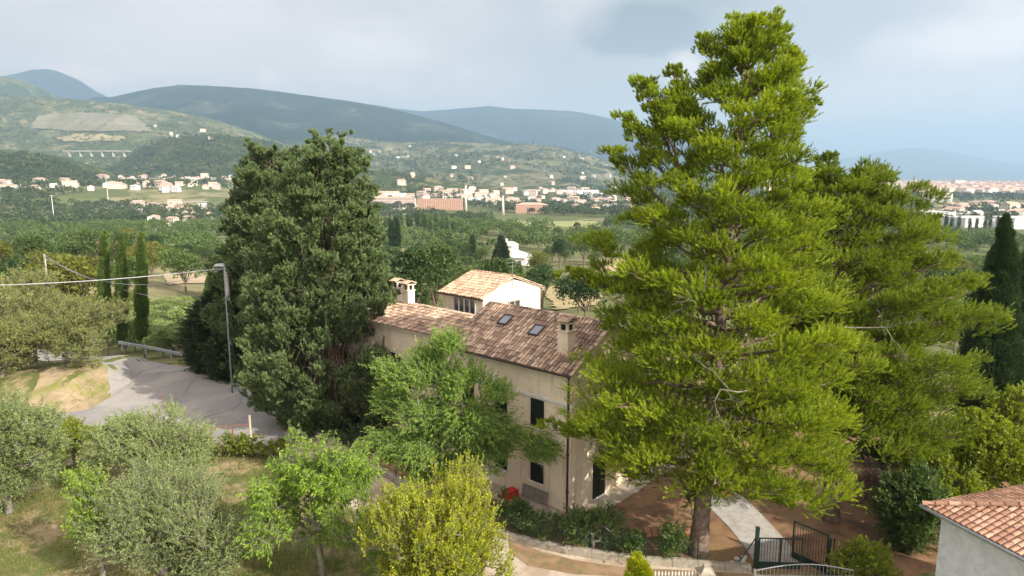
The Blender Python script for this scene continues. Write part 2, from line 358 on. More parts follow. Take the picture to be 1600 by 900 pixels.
def lobes(c, rad, nl, n, shell=.75, lr=.42, rngseed=None):
    c = np.array(c, float); rad = np.array(rad, float); out_ = []
    L = rdir(nl)*rad*rng.uniform(.3, .88, (nl, 1))+c; s = rng.uniform(.6, 1.25, nl)*lr
    idx = rng.integers(0, nl, n); q = rdir(n)*rng.uniform(shell*.6, 1, (n, 1))
    return L[idx]+q*rad*s[idx][:, None]
def shoots(T, D, C, ns, slen, m, ll, lw, spread=.2, up=.4, outw=.5, tdir=.3, rnd=.5, droop=0., lrnd=.6, flat=0.):
    """leafy shoots round every twig end T; leaves sit along each shoot"""
    i = np.repeat(np.arange(len(T)), ns); o = T[i]+rng.normal(size=(len(i), 3))*spread
    ow = unit(T-C)[i]; d = unit(ow*outw+D[i]*tdir+np.array([0, 0, up])+rdir(len(i))*rnd)
    L = slen*rng.uniform(.5, 1.3, len(i)); j = np.repeat(np.arange(len(i)), m); t = rng.random(len(j))
    p = o[j]+d[j]*(t*L[j])[:, None]; p[:, 2] -= droop*.4*(t*L[j])**2
    ld = unit(d[j]*.6+rdir(len(j))*lrnd+np.array([0, 0, -droop]))
    V, Fc = leaves(p, ld, ll*rng.uniform(.6, 1.25, len(j)), lw*rng.uniform(.6, 1.25, len(j)), flat)
    cv = rng.random(len(T))[i]; sv = rng.random(len(i))
    var = np.clip(cv[j]*.3+sv[j]*.35+rng.random(len(j))*.4-.02+t*.12-.06, 0, 1)
    return V, Fc, var, (o, o+d*L[:, None])
def plant(name, label, cat, loc, trunk, T, C, leaf, bark, group=None, r_tip=.012, expo=.42, bias=.3, twigs=True, rz=0., part='crown', stem='trunk', **sh):
    root = tag(empty(name, loc, rz), label, cat, group)
    A, B, ra, rb, tips, td = skeleton(trunk, T, r_tip, expo, bias=bias)
    V, Fc, var, (sa, sb) = shoots(tips, td, np.array(C, float), **sh)
    if twigs:
        k = len(sa); A = np.concatenate([A, sa]); B = np.concatenate([B, sb]); ra = np.concatenate([ra, np.full(k, .006)]); rb = np.concatenate([rb, np.full(k, .003)])
    Vt, Ft = segs_mesh(A, B, ra, rb, 5)
    link(stem, mesh_np(stem, Vt, Ft, bark, smooth=True), root)
    link(part, mesh_np(part, V, Fc, leaf, var), root)
    return root
def ground_pt(u, v): return ground_at(u, v)
def copy_tree(o):
    r = o.copy(); COL.objects.link(r)
    for ch in o.children: c = ch.copy(); COL.objects.link(c); c.parent = r
    return r

# ------------------------------------------------------------------ the terrain sheet
def grid_mesh(X_, Y_, Z_, name, m, smooth=True):
    a, b = X_.shape; V = np.stack([X_, Y_, Z_], -1).reshape(-1, 3); i = np.arange(a*b).reshape(a, b)
    Fc = np.stack([i[:-1, :-1], i[1:, :-1], i[1:, 1:], i[:-1, 1:]], -1).reshape(-1, 4)
    return mesh_np(name, V, Fc, m, smooth=smooth)
def groundmat():
    m = bpy.data.materials.new('ground_cover'); m.use_nodes = True; t = m.node_tree; b = t.nodes['Principled BSDF']; b.inputs['Roughness'].default_value = .95
    b.inputs['Specular IOR Level'].default_value = .1
    g = N(t, 'ShaderNodeNewGeometry').outputs['Position']; ln = N(t, 'ShaderNodeVectorMath', operation='LENGTH'); t.links.new(g, ln.inputs[0]); r = ln.outputs['Value']
    near = mixc(t, maprange(t, noise(t, g, .33, 7, .65), .45, .58), (.085, .115, .028), (.30, .235, .14))
    near = mixc(t, maprange(t, noise(t, g, 2.2, 7, .7), .45, .68), near, (.13, .12, .05))
    near = mixc(t, maprange(t, noise(t, g, 14, 4, .7), .5, .75), near, (.33, .28, .18))
    v = N(t, 'ShaderNodeTexVoronoi'); v.inputs['Scale'].default_value = .0105; t.links.new(g, v.inputs['Vector'])
    hs = N(t, 'ShaderNodeSeparateColor'); t.links.new(v.outputs['Color'], hs.inputs[0])
    f1 = mixc(t, maprange(t, hs.outputs[0], .3, .5), (.085, .11, .035), (.24, .215, .12))
    f1 = mixc(t, maprange(t, hs.outputs[1], .6, .75), f1, (.12, .15, .05))
    f1 = mixc(t, maprange(t, noise(t, g, .03, 6, .7), .4, .65), f1, (.06, .085, .03))
    f1 = mixc(t, maprange(t, noise(t, g, .4, 5, .7), .4, .7, 0, .5), f1, (.20, .19, .10))
    c = mixc(t, maprange(t, r, 60, 110), near, f1); t.links.new(c, b.inputs['Base Color'])
    bn = N(t, 'ShaderNodeBump'); bn.inputs['Strength'].default_value = .6; bn.inputs['Distance'].default_value = .06
    t.links.new(noise(t, g, 5, 6, .7), bn.inputs['Height']); t.links.new(bn.outputs[0], b.inputs['Normal'])
    return m
rr = np.concatenate([np.linspace(.5, 90, 150), np.geomspace(91, 20500, 190)])
aa = np.radians(np.concatenate([np.linspace(-180, -56, 40), np.linspace(-54, 54, 260), np.linspace(56, 180, 40)]))
RR, AA = np.meshgrid(rr, aa, indexing='ij'); GX = RR*np.sin(AA); GY = RR*np.cos(AA)
gr = link('ground', grid_mesh(GX, GY, hgt(GX, GY), 'ground', groundmat())); tag(gr, 'patchy green and dry ground running down to the valley', kind='structure')

def sheet(name, pts, m, lift, label, close=None, cut=.8, edge=0.):
    """a flush ground sheet following the terrain: polygon filled by a grid of small cells"""
    import mathutils
    poly = [Vector((p[0], p[1])) for p in pts]
    if edge:                                            # ragged outline
        q = []
        for i, a in enumerate(poly):
            b = poly[(i+1) % len(poly)]; k = max(1, int((b-a).length/1.2)); nrm = Vector(((b-a).y, -(b-a).x)).normalized() if (b-a).length else Vector((0, 0))
            for s in range(k): pt = a+(b-a)*s/k; q.append(pt+nrm*edge*(vnoise(pt.x*1.1, pt.y*1.1)-.5)*2)
        poly = q
    xs = [p.x for p in poly]; ys = [p.y for p in poly]; inner = []
    n = len(poly); x = min(xs)+cut/2
    def inside(px, py):
        c = False; j = n-1
        for i in range(n):
            if (poly[i].y > py) != (poly[j].y > py) and px < (poly[j].x-poly[i].x)*(py-poly[i].y)/(poly[j].y-poly[i].y)+poly[i].x: c = not c
            j = i
        return c
    while x < max(xs):
        y = min(ys)+cut/2
        while y < max(ys):
            if inside(x, y): inner.append(Vector((x, y)))
            y += cut
        x += cut
    r = mathutils.geometry.delaunay_2d_cdt(poly+inner, [(i, (i+1) % n) for i in range(n)], [list(range(n))], 1, 1e-4)
    vz = hgt(np.array([p.x for p in r[0]]), np.array([p.y for p in r[0]]))+lift
    me = bpy.data.meshes.new(name); me.from_pydata([(p.x, p.y, z) for p, z in zip(r[0], vz)], [], [f for f in r[2]]); me.materials.append(m)
    o = link(name, me); tag(o, label, kind='structure'); return o
def asphaltmat():
    m = bpy.data.materials.new('worn_asphalt'); m.use_nodes = True; t = m.node_tree; b = t.nodes['Principled BSDF']; b.inputs['Roughness'].default_value = .9
    g = N(t, 'ShaderNodeNewGeometry').outputs['Position']
    c = mixc(t, maprange(t, noise(t, g, .18, 5, .6, .5), .4, .62), (.21, .205, .20), (.30, .285, .265))
    c = mixc(t, maprange(t, noise(t, g, .4, 6, .7, .3), .56, .62, 0, .6), c, (.20, .20, .20))
    c = mixc(t, maprange(t, noise(t, g, 9, 5, .75), .45, .7, 0, .5), c, (.40, .38, .35))
    w_ = N(t, 'ShaderNodeTexWave'); w_.inputs['Scale'].default_value = .055; w_.inputs['Distortion'].default_value = 9; w_.inputs['Detail'].default_value = 3; t.links.new(g, w_.inputs[0])
    c = mixc(t, maprange(t, w_.outputs['Fac'], .994, 1., 0, .6), c, (.15, .15, .15))
    t.links.new(c, b.inputs['Base Color']); return m
M['asphalt'] = asphaltmat()
M['gravel'] = mat('gravel', (.50, .43, .35), .95, (.40, .33, .26), 3, (.36, .28, .21), .5, bump=.6, bscale=30, coords='Object')
M['soil'] = mat('needle_litter', (.22, .12, .07), .95, (.13, .08, .05), 1.6, (.26, .16, .08), .5, bump=.5, bscale=25)
M['verge'] = mat('scrubby_verge', (.24, .15, .09), .95, (.16, .15, .06), 2.5, (.30, .21, .13), .8, bump=.6, bscale=25)
M['pave'] = mat('old_brick_paving', (.42, .36, .29), .9, (.28, .24, .20), 5, (.36, .31, .24), .8, bump=.4, bscale=20)
M['drybank'] = mat('dry_bank', (.35, .275, .18), .95, (.25, .20, .12), 1.2, (.20, .20, .06), .35, bump=.6, bscale=12)
def px(*uv): return [G(u, v, 0)[:2] for u, v in uv]
road = px((470, 705), (430, 655), (405, 625), (366, 598), (330, 582), (290, 566), (240, 553), (190, 543), (150, 541), (118, 552), (140, 575), (162, 600), (168, 618), (130, 638), (60, 650), (-60, 662), (-60, 700), (60, 672), (120, 668), (200, 664), (290, 676), (345, 694), (400, 708), (450, 722), (490, 735))
sheet('road', road, M['asphalt'], .02, 'grey worn asphalt road bending out of sight behind the olives', edge=.25)
far_road = [G(150, 541)[:2], (-45.5, 69), (-60, 82), (-84, 96), (-84, 100.5), (-58, 86.5), (-43.5, 73.5), G(198, 543)[:2]]
sheet('road', far_road, M['asphalt'], .028, 'stretch of asphalt road beyond the bend, hidden behind the cypresses')
tag(bpy.data.objects['road.001'], kind='structure')
K = [(-17.5, 49.8), (-13.2, 43.5), (-9.4, 39.5), (-5.2, 34.9), (-.3, 30.3), (2.4, 29.05), (6.0, 28.15), (10.5, 27.55), (10.9, 27.5)]
drive = [(x, y) for x, y in K]+[(14.6, 27.0), (14.2, 24.2), (8, 25.0), (1.5, 25.2), (-4.2, 28.2), (-9.0, 34.0), (-14.2, 40.2), (-19.0, 46.5)]
sheet('driveway', drive, M['gravel'], .012, 'pale gravel driveway running along the kerb wall', edge=.2, cut=.6)
bank = px((72, 612), (112, 590), (152, 579), (168, 596), (172, 620), (136, 639), (95, 648), (48, 650), (44, 634))
sheet('dry_bank', bank, M['drybank'], .03, 'bare tan earth bank on the inside of the road bend', edge=.5)
garden = [(x*1.0, y+.15) for x, y in K[3:]]+[(13.0, 27.6), (17, 27.2), (26, 30), (30, 42), (22, 47), (13, 43), (9.5, 38.6), (3.0, 32.6), (-3.5, 39.0), (-10.5, 46.5), (-14.5, 48)]
sheet('garden_soil', garden, M['soil'], .012, 'brown needle strewn soil under the big pines', edge=0, cut=.7)
path = px((1098, 765), (1105, 790), (1140, 825), (1165, 857), (1183, 886), (1252, 888), (1238, 857), (1202, 817), (1168, 782), (1142, 764))
sheet('concrete_path', path, M['concrete'], .03, 'grey concrete path from the green gate to the porch', cut=.5)
sheet('verge', px((790, 846), (840, 862), (900, 878), (1000, 889), (1176, 898), (1176, 914), (1060, 910), (980, 902), (900, 896), (830, 880), (790, 864)), M['verge'], .028, 'brown scrubby verge between the gravel drive and the kerb wall', edge=.3, cut=.4)
# pale field strips in the valley
for k, (uv, c, lab) in enumerate([(((255, 432), (330, 430), (330, 443), (262, 447)), (.36, .29, .19), 'tan ploughed field behind the four slim cypresses'),
        (((845, 452), (905, 440), (960, 446), (930, 478), (870, 486)), (.36, .29, .15), 'dry field between the farmhouse tower and the big pine'),
        (((560, 350), (640, 352), (645, 362), (556, 360)), (.28, .27, .12), 'pale green meadow beyond the tall poplars'),
        (((780, 345), (930, 346), (940, 356), (770, 354)), (.26, .28, .11), 'light green meadow below the factory chimneys'),
        (((930, 408), (990, 405), (1000, 425), (930, 428)), (.40, .31, .18), 'tan field glimpsed left of the big pine'),
        (((215, 472), (318, 470), (330, 500), (300, 520), (232, 512)), (.22, .22, .11), 'dull green olive field above the guardrail')]):
    pts = [ground_at(u, v) for u, v in uv]
    sheet('field', pts, mat('field_%s' % 'abcdef'[k], c, .95, tuple(x*.8 for x in c), .12, bump=.3, bscale=2), .25, lab, cut=max(1.5, (pts[0]-pts[1]).length/22), edge=1.)

# ------------------------------------------------------------------ hills and mountains, each at its own distance
def hillmat(name, forest, field, patch=None, sc=.004, mix=(.45, .6), third=None):
    m = bpy.data.materials.new(name); m.use_nodes = True; t = m.node_tree; b = t.nodes['Principled BSDF']; b.inputs['Roughness'].default_value = 1; b.inputs['Specular IOR Level'].default_value = 0
    g = N(t, 'ShaderNodeNewGeometry').outputs['Position']
    f = maprange(t, noise(t, g, sc, 8, .62, .4), *mix)
    c = mixc(t, f, forest, field)
    c = mixc(t, maprange(t, noise(t, g, sc*9, 8, .75), .42, .6, 0, .85), c, tuple(x*.6 for x in forest))
    if third: c = mixc(t, maprange(t, noise(t, g, sc*2.1, 6, .7, .6), .56, .62, 0, .8), c, third)
    t.links.new(c, b.inputs['Base Color'])
    bn = N(t, 'ShaderNodeBump'); bn.inputs['Strength'].default_value = .8; bn.inputs['Distance'].default_value = 18
    t.links.new(noise(t, g, .022, 6, .7), bn.inputs['Height']); t.links.new(bn.outputs[0], b.inputs['Normal'])
    return m
HILLS = {}
def hill(name, D, pts, wf, wb, m, label, spur=.12, freq=900., u0=-500, u1=2100, rough=.006):
    pts = sorted(pts); vb_ = 275+65/D*1090
    if pts[-1][0] < 1500: pts.append((pts[-1][0]+90, max(vb_, pts[-1][1]+4)))
    us = np.linspace(u0, u1, 420)
    if pts[0][0] > u0: pts = [(u0, pts[0][1])]+pts
    if pts[-1][0] < u1: pts = pts+[(u1, pts[-1][1])]
    vv = np.interp(us, [p[0] for p in pts], [p[1] for p in pts])
    kk = np.array([.06, .24, .4, .24, .06]); vv = np.convolve(np.pad(vv, 2, 'edge'), kk, 'valid')
    xr = np.array([P(u, v, D).x for u, v in zip(us, vv)]); zr = np.array([P(u, v, D).z for u, v in zip(us, vv)]); base = -40.
    rows_f = np.linspace(-1, 0, 46); rows_b = np.linspace(0, 1, 12)[1:]; s = np.concatenate([rows_f, rows_b])
    yy = np.where(s < 0, D+s*wf, D+s*wb)[:, None]*np.ones((1, len(us)))
    Xg = xr[None]*np.where(yy < D, yy/D, 1.)
    sh = np.where(s < 0, (1-np.abs(s))**1.25, np.cos(np.abs(s)*math.pi/2)**1.5)[:, None]
    H_ = np.maximum(zr-base, -3)[None]
    rid = 1-np.abs(fbm(Xg/freq, yy/(freq*2.2)+D*.01, 5)*2-1)*1.7
    det = (fbm(Xg/(freq*.18), yy/(freq*.18), 4)-.5)
    H2 = H_*sh+H_*(sh*(1-sh))*4*spur*(rid-.6)+H_*det*rough*8*sh*(sh < .999)
    Z_ = base+np.maximum(H2, -12)
    Z_ = Z_+ (vnoise(Xg/(freq*.07), yy*0+3.1)-.5)*H_*rough*(np.abs(s)[:, None] < .01)
    o = link(name, grid_mesh(Xg, yy, Z_, name, m)); tag(o, label, kind='structure'); HILLS[label] = (Xg, yy, Z_)
    return Xg, yy, Z_
FO = (.045, .065, .03); FI = (.17, .17, .085)
hill('mountain', 19000, [(-500, 262), (1180, 274), (1260, 262), (1330, 246), (1400, 233), (1440, 230), (1500, 240), (1560, 252), (1620, 262), (1900, 268)], 4000, 3000, hillmat('far_mountain', (.05, .07, .04), (.09, .10, .06)), 'faint far mountain on the horizon above the city', freq=3000, u0=1000, u1=1900)
hill('mountain', 9500, [(-500, 270), (300, 235), (540, 160), (590, 164), (620, 170), (660, 174), (700, 171), (735, 168), (760, 165), (800, 170), (850, 171), (900, 174), (940, 182), (985, 193), (1050, 214), (1120, 232), (1180, 240), (1235, 252), (1290, 272), (1400, 282)], 3400, 3000, hillmat('blue_mountain', (.016, .03, .024), (.085, .09, .06), mix=(.56, .68), sc=.0016), 'long blue mountain behind the valley and the pine', .3, 1300)  # cloud shadow put into the colour: forest tone darkened
hill('mountain', 8200, [(-500, 150), (-100, 130), (10, 118), (50, 109), (75, 107), (100, 114), (130, 136), (160, 152), (220, 175), (400, 240), (600, 275)], 2600, 2500, hillmat('peak', (.016, .03, .022), (.07, .08, .05), mix=(.56, .68), sc=.002), 'rounded dark peak at the far left end of the range', .22, 1300)  # forest tone darkened here too, standing in for cloud shadow
hill('mountain', 5600, [(-500, 200), (60, 170), (150, 151), (170, 152), (200, 146), (240, 137), (285, 132), (330, 134), (380, 137), (430, 142), (500, 152), (560, 160), (620, 172), (690, 190), (760, 212), (830, 232), (900, 250), (980, 272), (1100, 284)], 2600, 2500, hillmat('wooded_ridge', (.017, .032, .02), (.08, .095, .05), mix=(.5, .66), sc=.0024), 'broad wooded ridge sloping down to the right across the valley', .22, 800)  # no cloud shades this ridge; the darker forest colour carries that shadow
hill('hill', 4700, [(-500, 100), (-100, 106), (0, 118), (30, 124), (60, 150), (110, 170), (200, 215), (300, 270)], 1500, 1500, hillmat('left_hill', (.055, .08, .035), (.15, .16, .08), sc=.004), 'green hillside below the rounded peak at the left', .2, 500)
hill('hill', 3600, [(-500, 140), (-100, 142), (0, 149), (60, 152), (120, 155), (200, 163), (260, 172), (330, 185), (385, 204), (430, 222), (480, 240), (560, 266), (640, 284)], 1500, 1400, hillmat('terraced_hill', (.075, .10, .042), (.18, .18, .085), sc=.006, third=(.27, .22, .14)), 'sunlit terraced hillside with a brown vineyard slope', .14, 420)
hill('hill', 3900, [(-500, 282), (380, 262), (450, 225), (520, 210), (600, 222), (680, 221), (760, 224), (850, 226), (905, 238), (960, 255), (1040, 276), (1200, 288)], 2000, 1400, hillmat('farmed_slope', (.06, .085, .04), (.21, .20, .11), sc=.0055, mix=(.42, .55), third=(.26, .24, .15)), 'farmed foothills with hedges and pale fields above the factory', .2, 420)
hill('hill', 2300, [(-500, 300), (130, 284), (190, 252), (215, 236), (250, 218), (290, 212), (330, 210), (380, 214), (430, 222), (480, 236), (530, 254), (580, 272), (640, 288)], 800, 700, hillmat('wooded_foothill', (.045, .065, .028), (.12, .13, .055), sc=.01), 'dark wooded foothill above the white village', .25, 260)
hill('hill', 1550, [(-500, 205), (-100, 222), (0, 234), (50, 240), (95, 254), (140, 272), (190, 288), (260, 300)], 550, 500, hillmat('wooded_knoll', (.045, .065, .028), (.10, .12, .05), sc=.014), 'wooded knoll at the left edge above the roofs', .2, 180)
hill('hill', 1750, [(-500, 305), (470, 300), (540, 272), (590, 266), (640, 272), (690, 282), (760, 294), (900, 302)], 450, 400, hillmat('low_farm_hill', (.06, .085, .035), (.22, .20, .10), sc=.016), 'low farmed rise right behind the big conifer', .2, 180)

# viaduct between the two wooded hills
vd = P(100, 236, 1750); ve = P(203, 240, 1750)
vr = tag(empty('viaduct', (vd.x, 1750, vd.z-12)), 'pale road viaduct on piers between two wooded hills', 'viaduct')
m = MB(); Lx = ve.x-vd.x; m.box(0, Lx, -6, 6, 10.6, 12.2); m.build('deck', M['roof_grey'], vr)
m = MB(); m.box(0, Lx, -6.6, -6.1, 12.2, 13.0); m.build('parapet', M['roof_grey'], vr)
for i in range(6):
    m = MB(); a = Lx*(i+.5)/6; m.box(a-1., a+1., -4, 4, -2, 10.6); m.build('pier', M['roof_grey'], vr)
# brown terraced vineyard on the hill
Xg, Yg, Zg = HILLS['sunlit terraced hillside with a brown vineyard slope']
M['brown'] = mat('vineyard_rows', (.165, .15, .10), .95, (.21, .19, .14), .02, (.14, .14, .075), .012)
def pip(u, v, poly):
    c = np.zeros(u.shape, bool); j = len(poly)-1
    for i in range(len(poly)):
        (x1, y1), (x2, y2) = poly[i], poly[j]
        with np.errstate(divide='ignore', invalid='ignore'): c ^= ((y1 > v) != (y2 > v)) & (u < (x2-x1)*(v-y1)/(y2-y1+1e-12)+x1)
        j = i
    return c
def projn(x, y, z):
    z = z-CH; d = y*math.cos(PT)-z*math.sin(PT); u = y*math.sin(PT)+z*math.cos(PT); return 800+F*x/d, 450-F*u/d
def hill_patch(key, poly, m, label):
    Xg, Yg, Zg = HILLS[key]; k = 4                       # refine the hill grid, keep the cells inside the outline
    a = np.linspace(0, 45, 45*k+1); b = np.linspace(0, Xg.shape[1]-1, (Xg.shape[1]-1)*3+1)
    def ref(Q):
        i0 = np.minimum(a.astype(int), 44); fa = (a-i0)[:, None]; j0 = np.minimum(b.astype(int), Q.shape[1]-2); fb = (b-j0)[None]
        q = Q[i0]*(1-fa)+Q[i0+1]*fa; return q[:, j0]*(1-fb)+q[:, j0+1]*fb
    X2, Y2, Z2 = ref(Xg), ref(Yg), ref(Zg)+4.5
    u, v = projn(X2, Y2, Z2); u = u+(fbm(X2/60, Y2/60)-.5)*14; v = v+(fbm(X2/70+9, Y2/70)-.5)*8
    ins = pip(u, v, poly); c = ins[:-1, :-1] & ins[1:, 1:] & ins[1:, :-1] & ins[:-1, 1:]
    i = np.arange(X2.size).reshape(X2.shape); Fc = np.stack([i[:-1, :-1][c], i[1:, :-1][c], i[1:, 1:][c], i[:-1, 1:][c]], -1)
    used, inv = np.unique(Fc, return_inverse=True); V = np.stack([X2, Y2, Z2], -1).reshape(-1, 3)[used]
    tag(link('field', mesh_np('field', V, inv.reshape(-1, 4), m, smooth=True)), label, kind='structure')
TH = 'sunlit terraced hillside with a brown vineyard slope'
hill_patch(TH, [(44, 202), (62, 177), (110, 175), (165, 176), (212, 182), (245, 205), (200, 206), (120, 206)], M['brown'], 'brown terraced vineyard slope high on the left hill')
hill_patch(TH, [(85, 214), (120, 209), (200, 211), (190, 222), (100, 221)], mat('fallow', (.27, .23, .12), .95, (.2, .2, .09), .02), 'narrow fallow strip below the brown vineyard slope')

# ------------------------------------------------------------------ roof tiles
def tiles(mb, O, A, B, w_, l_, pitch=.22, expo=.36, m=0, flat=False, r=.10, jit=1.):
    """courses of curved tiles: O eave corner, A unit along the eave, B unit up the slope"""
    Nn = A.cross(B).normalized(); Nn = Nn if Nn.z > 0 else -Nn; nc = int(w_/pitch); nr = max(1, int(l_/expo)); pitch = w_/nc; expo = l_/nr
    for j in range(nr):
        for i in range(nc):
            c0 = random.random(); dz = random.uniform(-.012, .014)*jit; dx = random.uniform(-.012, .012)*jit; db = random.uniform(-.03, .03)*jit
            vs = []
            seg = 5
            for e, (bb, rr_, hh) in enumerate(((j*expo-.03+db, r, .028), ((j+1)*expo+.05+db, r*.78, .0))):
                for s in range(seg+1):
                    t = math.pi*s/seg; p = O+A*((i+.5)*pitch+dx+math.cos(t)*rr_*1.05)+B*bb+Nn*(.03+hh+dz+math.sin(t)*rr_*(.75 if not flat else .45)); vs.append(p)
            fs = [(s, s+1, seg+2+s, seg+1+s) for s in range(seg)]+[tuple(range(seg+1))]
            c0 = min(1, max(0, c0*.75+.25*vnoise(i*.15, j*.3+w_)))
            mb.add(vs, fs, m, c0)
    # channel tiles underneath
    for j in range(nr):
        for i in range(nc+1):
            a0 = max(0, (i-.5)*pitch); a1 = min(w_, (i+.5)*pitch); n_ = j*expo
            mb.add([O+A*a0+B*n_+Nn*.02, O+A*a1+B*n_+Nn*.02, O+A*a1+B*(n_+expo)+Nn*.004, O+A*a0+B*(n_+expo)+Nn*.004], [(0, 1, 2, 3)], m, random.uniform(0, .15))
def ridge_tiles(mb, a, b, r=.12, ln=.4, m=0):
    d = (b-a); n = max(1, int(d.length/ln)); d.normalize(); s_ = d.cross(Vector((0, 0, 1))).normalized(); up = s_.cross(d)
    for i in range(n):
        c0 = random.random(); vs = []
        for q, rr_ in ((i*ln-.03, r), ((i+1)*ln+.02, r*.85)):
            for s in range(7): t = math.pi*s/6; vs.append(a+d*q+s_*math.cos(t)*rr_+up*(math.sin(t)*rr_*.8+(0.02 if q < i*ln else 0)))
        mb.add(vs, [(s, s+1, s+8, s+7) for s in range(6)]+[tuple(range(7))], m, c0)
def gable_roof(parent, x0, x1, y0, y1, ze, zr, tm, ov=.4, name='roof', verge=.25, pitch=.235, parts=True):
    xm = (x0+x1)/2; sl = (zr-ze)/(xm-(x0-ov)); A = Vector((0, 1, 0)); L = y1-y0+2*verge; o = MB(); th = .09
    for sx, xe in ((1, x0-ov), (-1, x1+ov)):
        B = Vector((sx*1, 0, sl)).normalized(); ln = math.hypot(xm-(x0-ov), zr-ze); Oe = Vector((xe, y0-verge, ze))
        a, b = Oe, Oe+A*L; c = b+B*ln; d = a+B*ln; dn = Vector((0, 0, -th))
        o.add([a, b, c, d, a+dn, b+dn, c+dn, d+dn], [(0, 1, 2, 3), (7, 6, 5, 4), (0, 4, 5, 1), (1, 5, 6, 2), (3, 7, 4, 0)], 1, .2)
        tiles(o, Oe, A, B, L, ln, pitch)
    ridge_tiles(o, Vector((xm, y0-verge, zr+.03)), Vector((xm, y1+verge, zr+.03)))
    for sx, xe in ((1, x0-ov), (-1, x1+ov)):             # verge tiles
        for yy in (y0-verge, y1+verge): ridge_tiles(o, Vector((xe, yy, ze+.03)), Vector((xm, yy, zr+.03)), .09, .38)
    return o.build(name, [tm, M['wood_post']], parent)
def gable_wall(mb, x0, x1, y0, y1, z0, ze, zr, m=0):
    xm = (x0+x1)/2; v = []
    for y in (y0, y1): v += [(x0, y, z0), (x1, y, z0), (x1, y, ze), (xm, y, zr), (x0, y, ze)]
    mb.add(v, [(0, 1, 2, 3, 4), (9, 8, 7, 6, 5), (0, 4, 9, 5), (1, 6, 7, 2), (0, 5, 6, 1)], m, .5)

# ------------------------------------------------------------------ the farmhouse (local x: along the gable, y: along the long front)
cx, cyy = 2.965, 32.78
house = tag(empty('farmhouse', (cx, cyy, 0), math.radians(48)), 'cream farmhouse with old tiled roofs, raised tower room and dark shutters', 'house')
W_, L_ = 6.5, 8.5; ZE, ZR = 7.5, 9.55
m = MB(); gable_wall(m, 0, W_, 0, L_, -.3, ZE-.03+.18, ZR-.12)
m.box(1.2, 6.45, L_-.01, 21, -.3, 7.55); gable_wall(m, 1.2, 6.45, L_, 21, 7.5, 7.56, 8.08)
m.box(6.48, 13.5, 1.6, 8.2, -.3, 3.0)
wall = m.build('wall', M['plaster'], house)
m = MB(); gable_wall(m, 7.8, 14.2, 13.8, 18.0, -1, 8.6+.12, 9.62); m.build('tower_wall', M['plaster_l'], house)
mr = gable_roof(house, 0, W_, 0, L_, ZE, ZR, M['tile'])
gable_roof(house, 1.2, 6.45, L_+.3, 20.8, 7.5, 8.28, M['tile'])
gable_roof(house, 7.85, 14.15, 13.95, 17.9, 8.6, 9.85, M['tile_o'], name='tower_roof')
m = MB(); A_ = Vector((1, 0, 0)); tiles(m, Vector((6.4, 1.1, 3.05)), A_, Vector((0, .97, .24)).normalized(), 7.3, 7.2); m.box(6.5, 13.7, 1.1, 8.2, 2.95, 3.04, 1); m.build('porch_roof', [M['tile'], M['wood_post']], house)
m = MB()
for x in (9.2, 12.2): m.box(x, x+.42, .2, .62, -.1, 2.95)
m.box(6.5, 13.6, .15, .6, 2.7, 2.94); m.build('porch_column', M['plaster'], house)
m = MB(); zb = 5.74
m.box(-.06, -.002, -.06, L_, zb, zb+.17); m.box(-.002, W_, -.06, -.002, zb, zb+.17); bevel(m.build('string_course', M['band'], house), .01)
def shutter_window(parent, y, z0, z1, wd=.88, side='x', open_=False):
    fr = MB(); f = .05
    def bx(mb, a0, a1, b0, b1, c0, c1, **k):            # a along the wall, b out of the wall
        if side == 'x': mb.box(-b1, -b0, a0, a1, c0, c1, **k)
        else: mb.box(a0, a1, -b1, -b0, c0, c1, **k)
    bx(fr, y, y+wd, .004, .02, z0, z1); w0 = fr.build('window', M['dark'], parent)
    for s in (0, 1):
        sh = MB(); a0 = y+.01+s*wd/2; a1 = a0+wd/2-.02
        for q0, q1 in ((a0, a0+.05), (a1-.05, a1)): bx(sh, q0, q1, .022, .06, z0, z1)
        for c0, c1 in ((z0, z0+.07), (z1-.07, z1), ((z0+z1)/2-.03, (z0+z1)/2+.03)): bx(sh, a0+.052, a1-.052, .022, .058, c0, c1)
        zz = z0+.09
        while zz < z1-.1: bx(sh, a0+.052, a1-.052, .026, .048, zz, zz+.035); zz += .06
        sh.build('shutter', M['shutter'], w0)
    sl_ = MB(); bx(sl_, y-.08, y+wd+.08, .0, .12, z0-.07, z0-.004); sl_.build('sill', M['band'], w0)
for y in (1.75, 4.35, 6.9): shutter_window(house, y, 4.15, 5.68)
for y in (1.75, 4.35, 6.9): shutter_window(house, y, 1.12, 2.15)
for y in (11.5, 15.5): shutter_window(house, y, 4.2, 5.6)
for o in list(house.children)[-2:]: o.location.x += 1.2
shutter_window(house, 2.0, .12, 2.25, 1.1, 'y'); shutter_window(house, 4.4, 4.1, 5.6, .9, 'y')
# tower windows
m = MB(); m.box(7.76, 7.795, 14.55, 16.75, 7.35, 8.35); w1 = m.build('tower_window', M['glass'], house)
for k in range(5):
    m = MB(); y = 14.5+k*.56; m.box(7.70, 7.758, y-.03, y+.07, 7.3, 8.4); m.build('frame', M['white'], w1)
m = MB(); m.box(10.5, 11.7, 13.76, 13.796, 6.95, 7.95); w2 = m.build('tower_window', M['glass'], house)
m = MB()
for x in (10.45, 11.06, 11.66): m.box(x, x+.09, 13.70, 13.758, 6.9, 8.0)
m.box(10.45, 11.75, 13.70, 13.757, 7.98, 8.06); m.build('frame', M['wood_post'], w2)
m = MB(); m.tube([(7.4, 13.4, 8.55), (7.4, 18.3, 8.55)], .06); m.build('gutter', M['pipe'], house); m = MB(); m.tube([(14.35, 13.6, 8.4), (14.25, 13.65, 6)], .05); m.build('downpipe', M['pipe'], house)
